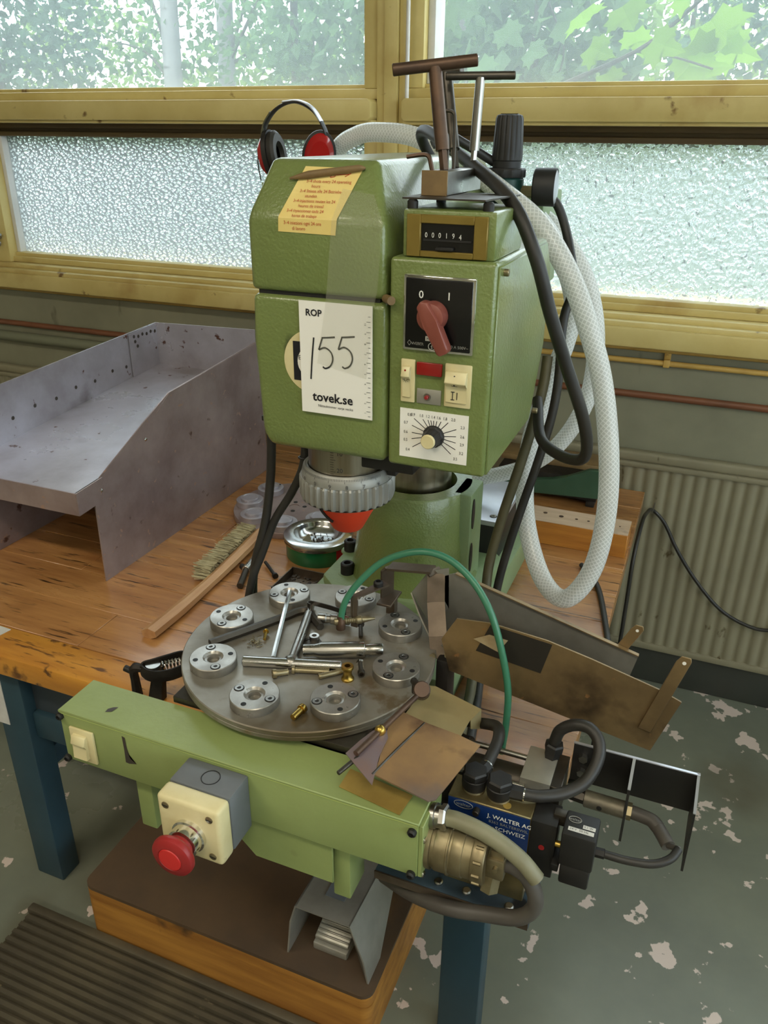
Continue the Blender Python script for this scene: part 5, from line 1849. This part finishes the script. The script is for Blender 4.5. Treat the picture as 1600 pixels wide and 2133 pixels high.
B().lathe([(.0190, .0247), (.016, .0262), (0, .0268)], (-.2165, 1.002, 1.0265), (1, .06, 0), 40).out('gauge_glass', 'steel_plate', ga)
b = B().tube([(-.226, .985, 1.008), (-.222, .983, 1.003), (-.2245, .982, .998), (-.219, .982, .994), (-.221, .982, .988), (-.2185, .982, .982)], .0009, 5, 4)
b.tube([(-.219, .982, .996), (-.205, .985, .990), (-.188, .99, .979)], .0006, 5, 4)
tag(b.out('lead_seal_wire', 'black_iron'), 'twisted thin seal wire dangling below the gauge', 'wire')

# ================================================================== tools standing on the counter
PZ = 1.0242
b = B().prism([(-.2575, .676, PZ+.0072), (-.185, .676, PZ+.0072), (-.176, .760, PZ+.0072), (-.2575, .760, PZ+.0072)], (0, 0, .0014))
tag(b.out('steel_plate', 'steel_dark'), 'thin loose steel plate on the bolt heads of the counter', 'plate')
BZ = PZ+.0086
r = thing('tool_block', 'small steel block with drilled holes holding T-keys on the counter', 'tool holder', (-.235, .74, BZ))
b = B().box(-.2495, -.2265, .702, .806, BZ, BZ+.0200, .0008, 1)
b.out('block', 'steel', r)
B().box(-.2497, -.2263, .7008, .7022, BZ, BZ+.0202, .0004, 1).out('block_end', 'brown_end', r)
KT = BZ+.0195


def tkey(label, x, y, lean, ztop, hw, rb, rs_, m1, m2, bot=KT):
    r = thing('t_key', label, 'T-key', (x, y, bot))
    top = Vector((x+lean[0], y+lean[1], ztop))
    base = Vector((x, y, bot))
    B().cyl(base, base.lerp(top, .22), rs_*.72, n=6).out('tip', m2, r)
    B().cyl(base.lerp(top, .20), top, rs_*1.05, rs_, n=14).out('stem', m2, r)
    hv = Vector(hw)
    B().cyl(top-hv+Vector((0, 0, rb*.4)), top+hv+Vector((0, 0, rb*.4)), rb, n=18, b=.0007).out('handle', m1, r)
    B().ball(top-Vector((0, 0, rb*.3)), rb*1.15, 10).out('weld', m1, r)


tkey('big brown T-key leaning forward in the steel block', -.2370, .724, (-.0150, .010, 0), 1.132, (.0340, .012, .0040), .0050, .0058, 'rust_rod', 'rust_rod')
tkey('slim steel T-key standing upright at the back of the steel block', -.2320, .795, (.0020, .003, 0), 1.128, (.0300, .010, .0005), .0036, .0044, 'steel_dark', 'steel')
tkey('blue-grey T-key half hidden behind the big brown T-key', -.2440, .780, (-.022, .030, 0), 1.132, (.016, -.004, .001), .0042, .0050, 'steel_dark', 'steel_dark')
b = B().tube([(-.2375, .752, KT), (-.2385, .754, 1.090), (-.2405, .754, 1.0985), (-.2480, .754, 1.100)], .0016, 6, 5)
tag(b.out('hex_key', 'steel_dark', ang=25), 'tall thin hex key standing in the steel block behind the big brown T-key', 'hex key')
b = B().tube([(-.2405, .742, KT), (-.2415, .744, 1.075), (-.2435, .744, 1.082), (-.2500, .744, 1.083)], .0016, 6, 5)
tag(b.out('hex_key', 'steel_dark', ang=25), 'shorter thin hex key standing in the steel block next to the big brown T-key', 'hex key')
b = B().tube([(-.2440, .712, KT), (-.2455, .712, 1.058), (-.2475, .712, 1.0635), (-.253, .712, 1.065), (-.2675, .712, 1.063)], .0020, 6, 5)
tag(b.out('hex_key', 'rust_rod', ang=25), 'rusty hex key with its arm over the head in front of the big brown T-key', 'hex key')

# ================================================================== earmuffs
r = thing('ear_defenders', 'red and black ear defenders behind the machine head', 'ear defenders', (-.576, 1.09, 1.018))
cz = 1.058
arc = [(-.6275, 1.09, 1.070), (-.623, 1.09, 1.090), (-.608, 1.09, 1.108), (-.588, 1.09, 1.118), (-.568, 1.09, 1.1185), (-.546, 1.09, 1.108), (-.531, 1.09, 1.088), (-.524, 1.09, 1.066)]
B().tube(arc, .0062, 8, 6, sx=.32, up=(0, 1, 0)).out('headband', 'black_matt', r)
B().tube([(-.5915, 1.089, 1.1195), (-.568, 1.089, 1.1208), (-.548, 1.089, 1.1125), (-.5345, 1.089, 1.0955)], .0066, 8, 6, sx=.25, up=(0, 1, 0)).out('band_trim', 'steel_plate', r)
B().tube([(-.6275, 1.089, 1.074), (-.6225, 1.089, 1.092), (-.611, 1.089, 1.107)], .0068, 8, 6, sx=.25, up=(0, 1, 0)).out('band_cover', 'rubber_olive', r)


def cup(c, tilt, sgn, yaw=0.0):
    T = Matrix.Translation(Vector(c)) @ Matrix.Rotation(tilt, 4, 'Y') @ Matrix.Rotation(yaw, 4, 'Z')
    for nm, mt_, h0, h1, rx, rz in (('cup_shell', 'red_muff', .004, .017, .021, .031), ('cup_rim', 'black_matt', -.001, .006, .0235, .0335), ('ear_cushion', 'rubber', -.012, .001, .0215, .0315)):
        q = B()
        q.T = T @ Matrix.Diagonal((1, rx/.03, rz/.03, 1))
        if nm == 'cup_shell':
            pr = [(.030, h0), (.028, h0+(h1-h0)*.4), (.020, h1), (0, h1)]
        elif nm == 'cup_rim':
            pr = [(0, h0), (.030, h0), (.030, h1), (.026, h1+.001)]
        else:
            pr = [(.012, h0+.006), (.016, h0), (.026, h0), (.030, h0+.004), (.029, h1)]
        q.lathe(pr, (0, 0, 0), (sgn, 0, 0), 28)
        q.out(nm, mt_, r)


cup((-.612, 1.09, 1.0525), radians(-10), -1)
cup((-.5400, 1.09, 1.0525), radians(10), 1, radians(-62))
b = B().tube([(-.631, 1.085, 1.066), (-.6345, 1.085, 1.048), (-.634, 1.085, 1.035), (-.631, 1.085, 1.019)], .0009, 5, 4)
b.out('cord', 'black_matt', r)

# ================================================================== things on the bench
# spare table
SC = Vector((-.648, 1.172, 0))
r = thing('spare_table', 'dusty spare index table with round stepped nests lying on the bench', 'turntable', (SC.x, SC.y, BT))
B().lathe([(0, BT), (.109, BT), (.110, .4515), (.110, .4605), (.109, .462), (.010, .462), (.010, .4605), (0, .4605)], (SC.x, SC.y, 0), n=80).out('disc', 'tray_steel_side', r)
src = None
for k in range(8):
    a = radians(150+45*k)
    if src is None:
        q = B().lathe([(.0245, .462), (.0245, .4715), (.024, .472), (.0165, .472), (.0165, .4760), (.0160, .4765), (.0130, .4765), (.0120, .4757), (0, .4757)], (SC.x+.083, SC.y, 0), n=36)
        src = q.out('nest', 'tray_steel', r)
        hole = B().lathe([(.0022, .4721), (.0022, .4723), (0, .4723)], (SC.x+.083, SC.y-.0205, 0), n=12).out('dowel_hole', 'black_matt', src)
        src.rotation_euler.z = a
    else:
        o = src.copy()
        COL.objects.link(o)
        o.parent = r
        o.rotation_euler.z = a
        c = hole.copy()
        COL.objects.link(c)
        c.parent = o
for k in range(4):
    a = radians(20+90*k)
    B().lathe([(.0040, .4621), (.0040, .4624), (0, .4624)], (SC.x+cos(a)*.019, SC.y+sin(a)*.019, 0), n=12).out('bolt_hole', 'black_matt', r)
# brush
r = thing('bench_brush', 'hand brush with long wooden handle and grey bristles on the bench', 'brush', (-.65, .9, BT))
b = B()
b.tube([(-.6405, .7330, .4575), (-.640, .80, .4570), (-.6425, .88, .4568), (-.644, .94, .4590), (-.645, 1.00, .4630), (-.652, 1.055, .4640)], [.0135, .0135, .0115, .0125, .0125, .0105], 6, 6, sx=.62, up=(1, 0, .15))
b.out('handle', 'handle_wood', r)
B().lathe([(.0022, 0), (.0022, .0004), (0, .0004)], (-.6300, .7480, .4600), (1, 0, .2), 10).out('hang_hole', 'black_matt', r)
rn = random.Random(4)
b = B()
for i in range(24):
    f_ = i/23
    for row in range(4):
        yb = .898+f_*.148+row*.0015
        p0 = Vector((-.6520-.006*f_, yb, .4535+row*.0050+.005*f_))
        for j in range(7):
            q0 = p0+Vector((rn.gauss(0, .0007), rn.gauss(0, .0010), rn.gauss(0, .0009)))
            d_ = Vector((-.0235, -.0085, .0050))+Vector((rn.gauss(0, .0016), rn.gauss(0, .0016), rn.gauss(0, .0018)))
            b.tube([q0, q0+d_*.5+Vector((0, 0, .0006)), q0+d_], [.0010, .0009, .0006], 4, 1)
o = b.out('bristles', 'bristle', r)
o['kind'] = 'stuff'
# tin used as ashtray
AC = Vector((-.5365, 1.048, 0))
r = thing('ashtray_tin', 'green tin with shiny steel ashtray lid on the bench behind the turntable', 'tin', (AC.x, AC.y, BT))
B().lathe([(0, BT), (.0525, BT), (.0535, .4515), (.0535, .4780)], (AC.x, AC.y, 0), n=56).out('tin', 'can_green', r)
vs = []
b = B()
for zz in (.4515, .4815):
    for k in range(9):
        a = radians(-32+k*5)
        vs.append((AC.x+cos(a)*.0538, AC.y+sin(a)*.0538, zz))
b.add(vs, [(k, k+1, k+10, k+9) for k in range(8)])
b.out('red_print', 'can_red', r)
B().lathe([(.0538, .4775), (.0572, .4785), (.0576, .4850), (.0566, .4875), (.0480, .4905), (.0405, .4905), (.0385, .4885), (.037, .4835), (.0300, .4770), (.0180, .4735), (0, .4728)], (AC.x, AC.y, 0), n=64).out('ashtray_lid', 'steel_bright', r)
b = B().sheet([(AC.x-.018, AC.y-.022, .4800), (AC.x+.002, AC.y-.026, .4790), (AC.x-.012, AC.y-.010, .4880)], .0012)
b.out('cigarette_rest', 'chrome', r)
rn = random.Random(8)
b = B()
for _ in range(60):
    a, d_ = rn.uniform(0, 6.28), rn.uniform(0, .024)
    b.ball((AC.x+cos(a)*d_, AC.y+sin(a)*d_, .4740+d_*d_*3.5), rn.uniform(.0008, .0022), 6, (1, 1, .5))
o = b.out('ash', 'ash', r)
o['kind'] = 'stuff'
# drip tray
r = thing('drip_tray', 'small rusty sheet tray with dirt between the tin and the turntable', 'tray', (-.512, .935, BT))
dx0, dx1, dy0, dy1 = -.543, -.4595, .900, .968
b = B()
b.box(dx0, dx1, dy0, dy1, BT, BT+.0012)
for q in ((dx0, dx0+.0015, dy0, dy1), (dx1-.0015, dx1, dy0, dy1), (dx0, dx1, dy0, dy0+.0015), (dx0, dx1, dy1-.0015, dy1)):
    b.box(q[0], q[1], q[2], q[3], BT, BT+.014)
b.out('pan', 'iron_bracket', r)
rn = random.Random(6)
b = B()
for _ in range(110):
    p_ = Vector((rn.uniform(dx0+.004, dx1-.004), rn.uniform(dy0+.004, dy1-.004), BT+.0022))
    b.ball(p_, rn.uniform(.001, .0035), 6, (1, 1, .45))
o = b.out('dirt', 'ash', r)
o['kind'] = 'stuff'
# loose fitting beside the brush
r = thing('screw_fitting', 'small bolted steel fitting lying on the bench beside the brush', 'fitting', (-.60, .94, BT))
B().cyl((-.5955, .8960, .4555), (-.6120, .9420, .4555), .0052, n=14, b=.0006).out('stem', 'steel_dark', r)
B().cyl((-.6120, .9400, .4570), (-.6170, .9800, .4570), .0068, n=14, b=.0006).out('body', 'steel', r)
B().cyl((-.5965, .9755, .4565), (-.5640, .9475, .4545), .0026, n=10).out('bolt', 'black_matt', r)
B().cyl((-.5640, .9475, .4545), (-.5605, .9445, .4545), .0048, n=12).out('bolt_head', 'black_matt', r)
B().cyl((-.6170, .9450, .4560), (-.6245, .9500, .4560), .0048, n=12).out('side_screw', 'black_matt', r)
# wooden block with holes
r = thing('drilled_wood_block', 'drilled wooden block lying along the bench behind the chute', 'wood block', (-.147, 1.255, BT))
B().box(-.2320, -.0635, 1.2275, 1.2865, BT, .4920, .001, 1).out('block', 'block_wood', r)
B().box(-.2318, -.0637, 1.2278, 1.2862, .4918, .4926).out('top_face', 'block_wood_top', r)
for hx, hr, hy in ((-.206, .0035, 1.262), (-.178, .0040, 1.258), (-.152, .0025, 1.257), (-.132, .0023, 1.257), (-.113, .0023, 1.257), (-.080, .0016, 1.257)):
    B().lathe([(hr, 0), (hr, .0003), (0, .0003)], (hx, hy, .4926), n=14).out('drill_hole', 'rust_rod', r)
# green cast tool at the back
r = thing('green_cast_tool', 'dark green cast tool base with black top at the back of the bench', 'tool', (-.225, 1.45, BT))
B().prism([(-.330, 1.402, .460), (-.132, 1.402, .472), (-.132, 1.402, .528), (-.158, 1.402, .5265), (-.197, 1.402, .507), (-.222, 1.402, .497), (-.256, 1.402, .492), (-.330, 1.402, .486)], (0, .012, 0), .0012, 1).out('side_casting', 'green_casting', r)
B().box(-.330, -.140, 1.414, 1.500, .460, .505, .002).out('body', 'black_iron', r)
B().box(-.335, -.130, 1.455, 1.520, .505, .516, .001).out('top_board', 'brown_end', r)
for hx in (-.315, -.150):
    B().box(hx-.008, hx+.008, 1.41, 1.49, BT, .461, .001).out('foot', 'black_iron', r)
B().cyl((-.132, 1.43, .478), (-.118, 1.43, .478), .005, n=12).out('knob', 'rust_rod', r)
# spring clamp at the bench front
r = thing('spring_clamp', 'black iron clamp with coil spring on the bench left of the turntable', 'clamp', (-.54, .635, BT))
B().prism([(-.563, .627, BT), (-.541, .627, BT), (-.5365, .627, .497), (-.5505, .627, .497)], (0, .010, 0), .0015, 1).out('post', 'black_iron', r)
b = B()
loop = [(-.5560, .6160, .500), (-.545, .6130, .499), (-.5320, .6170, .498), (-.5190, .6290, .498), (-.5110, .6440, .500), (-.5160, .6570, .503), (-.5270, .6560, .504), (-.5390, .6420, .504), (-.5500, .6300, .503), (-.5575, .6220, .502), (-.5560, .6160, .500)]
b.tube(loop, .0090, 8, 5, sx=.28, up=(0, 0, 1))
b.out('band_loop', 'black_iron', r)
B().lathe([(0, .495), (.0092, .495), (.0095, .5060), (.0088, .5072), (0, .5074)], (-.5455, .6240, 0), n=24).out('pivot_disc', 'steel', r)
b = B()
pts = []
for k in range(61):
    a = k/60*2*pi*6
    c = Vector((-.5390, .6310, .503)).lerp(Vector((-.5210, .6480, .503)), k/60)
    u1 = Vector((-.69, .73, 0))
    pts.append(c+u1*cos(a)*.0055+Vector((0, 0, 1))*sin(a)*.0055)
b.tube(pts, .0011, 5, 1)
b.out('coil_spring', 'steel_bright', r)
B().tube([(-.5560, .6180, .502), (-.5640, .6150, .5030), (-.5680, .6150, .4960), (-.5720, .6200, .4800), (-.5770, .6260, .4520)], [.005, .0062, .0055, .0055, .0065], 8, 5).out('lever', 'black_iron', r)
B().cyl((-.5700, .6150, .4960), (-.5800, .6140, .4990), .0040, n=12, b=.0005).out('pin', 'black_matt', r)
b = B()
b.sheet([(-.556, .688, .4503), (-.545, .692, .4503), (-.539, .699, .4525), (-.5475, .6985, .4535), (-.5555, .694, .4510)], .0006)
tag(b.out('metal_scrap', 'steel'), 'tiny crumpled metal scrap on the bench left of the turntable', 'scrap')

# ================================================================== on the floor
r = thing('foot_platform', 'low wooden foot platform with worn brown top under the bench', 'platform', (-.475, .70, 0))


def rounded(x0, x1, y0, y1, rad, z):
    pts = []
    for cx_, cy_, a0 in ((x1-rad, y1-rad, 0), (x0+rad, y1-rad, 90), (x0+rad, y0+rad, 180), (x1-rad, y0+rad, 270)):
        for k in range(6):
            a = radians(a0+k*18)
            pts.append((cx_+cos(a)*rad, cy_+sin(a)*rad, z))
    return pts


B().prism(rounded(-.700, -.2510, .5925, .83, .014, 0), (0, 0, .0760)).out('frame', 'platform_side', r)
B().prism(rounded(-.698, -.2530, .5945, .828, .014, .0755), (0, 0, .0030)).out('glue_line', 'bare_dark', r)
B().prism(rounded(-.7002, -.2508, .5922, .8302, .015, .0780), (0, 0, .0168)).out('deck_board', 'platform_side', r)
B().prism(rounded(-.7005, -.2505, .5920, .8305, .016, .0945), (0, 0, .0060)).out('top_panel', 'platform_top', r)
# ribbed mat
r = thing('ribbed_mat', 'dark ribbed rubber floor mat in front of the foot platform', 'mat', (-.5, .4, 0))
B().box(-.805, .10, .05, .5895, 0, .0060, .001).out('base_sheet', 'mat_rubber', r)
B().box(-.810, .10, .5770, .5905, .0, .0140, .003).out('border', 'mat_rubber', r)
y = .5730
src = None
while y > .06:
    if src is None:
        src = B().prism([(-.802, y-.0090, .006), (-.802, y, .006), (-.802, y-.0015, .0125), (-.802, y-.0075, .0125)], (.90, 0, 0)).out('rib', 'mat_rubber', r)
        y0_ = y
    else:
        inst(src, 'rib', r, (0, y-y0_, 0))
    y -= .0128
# foot pedal
PT = .1008
r = thing('foot_switch', 'grey foot switch under a bent aluminium guard on the foot platform', 'foot switch', (-.318, .65, PT))
g = .0022
yb, yf = .735, .6105
b = B()
tl, tr = (-.3620, .1960), (-.2850, .1960)
bl, br_ = (-.3770, PT), (-.2600, PT)
# top
b.prism([(tl[0], yf, tl[1]), (tr[0], yf, tr[1]), (tr[0]+.002, yb, tr[1]-.004), (tl[0]+.002, yb, tl[1]-.004)], (0, 0, -g))
# left side
b.prism([(tl[0], yf, tl[1]), (tl[0]-.008, yf-.001, .165), (bl[0], yf, bl[1]), (bl[0], .70, bl[1]), (tl[0]-.002, yb, .160), (tl[0]+.002, yb, tl[1]-.004)], (g, 0, 0))
b.prism([(tr[0], yf, tr[1]), (br_[0]-.006, yf-.001, .140), (br_[0], yf, br_[1]), (br_[0], .650, br_[1]), (br_[0]-.008, .715, .150), (tr[0]+.002, yb, tr[1]-.004)], (-g, 0, 0))
b.out('guard', 'aluminium', r)
B().box(-.3330, -.3060, .640, .668, .1958, .1964).out('guard_tape', 'grey_box', r)
B().box(-.3480, -.2980, .628, .715, PT, PT+.0130, .003).out('pedal_base', 'aluminium', r)
pd = B().prism([(-.3460, .6320, .1180), (-.3460, .6320, .1225), (-.3460, .7000, .1420), (-.3460, .7000, .1375)], (.0475, 0, 0), .0008, 1).out('pedal', 'aluminium', r)
src = None
for k in range(11):
    if src is None:
        src = B().box(-.3455, -.2990, .6350, .6375, .1225, .1255, .0006, 1).out('tread_rib', 'aluminium', pd)
    else:
        inst(src, 'tread_rib', pd, (0, k*.0058, k*.0058*.287))

# ------------------------------------------------------------------ tidy up
bpy.context.view_layer.update()
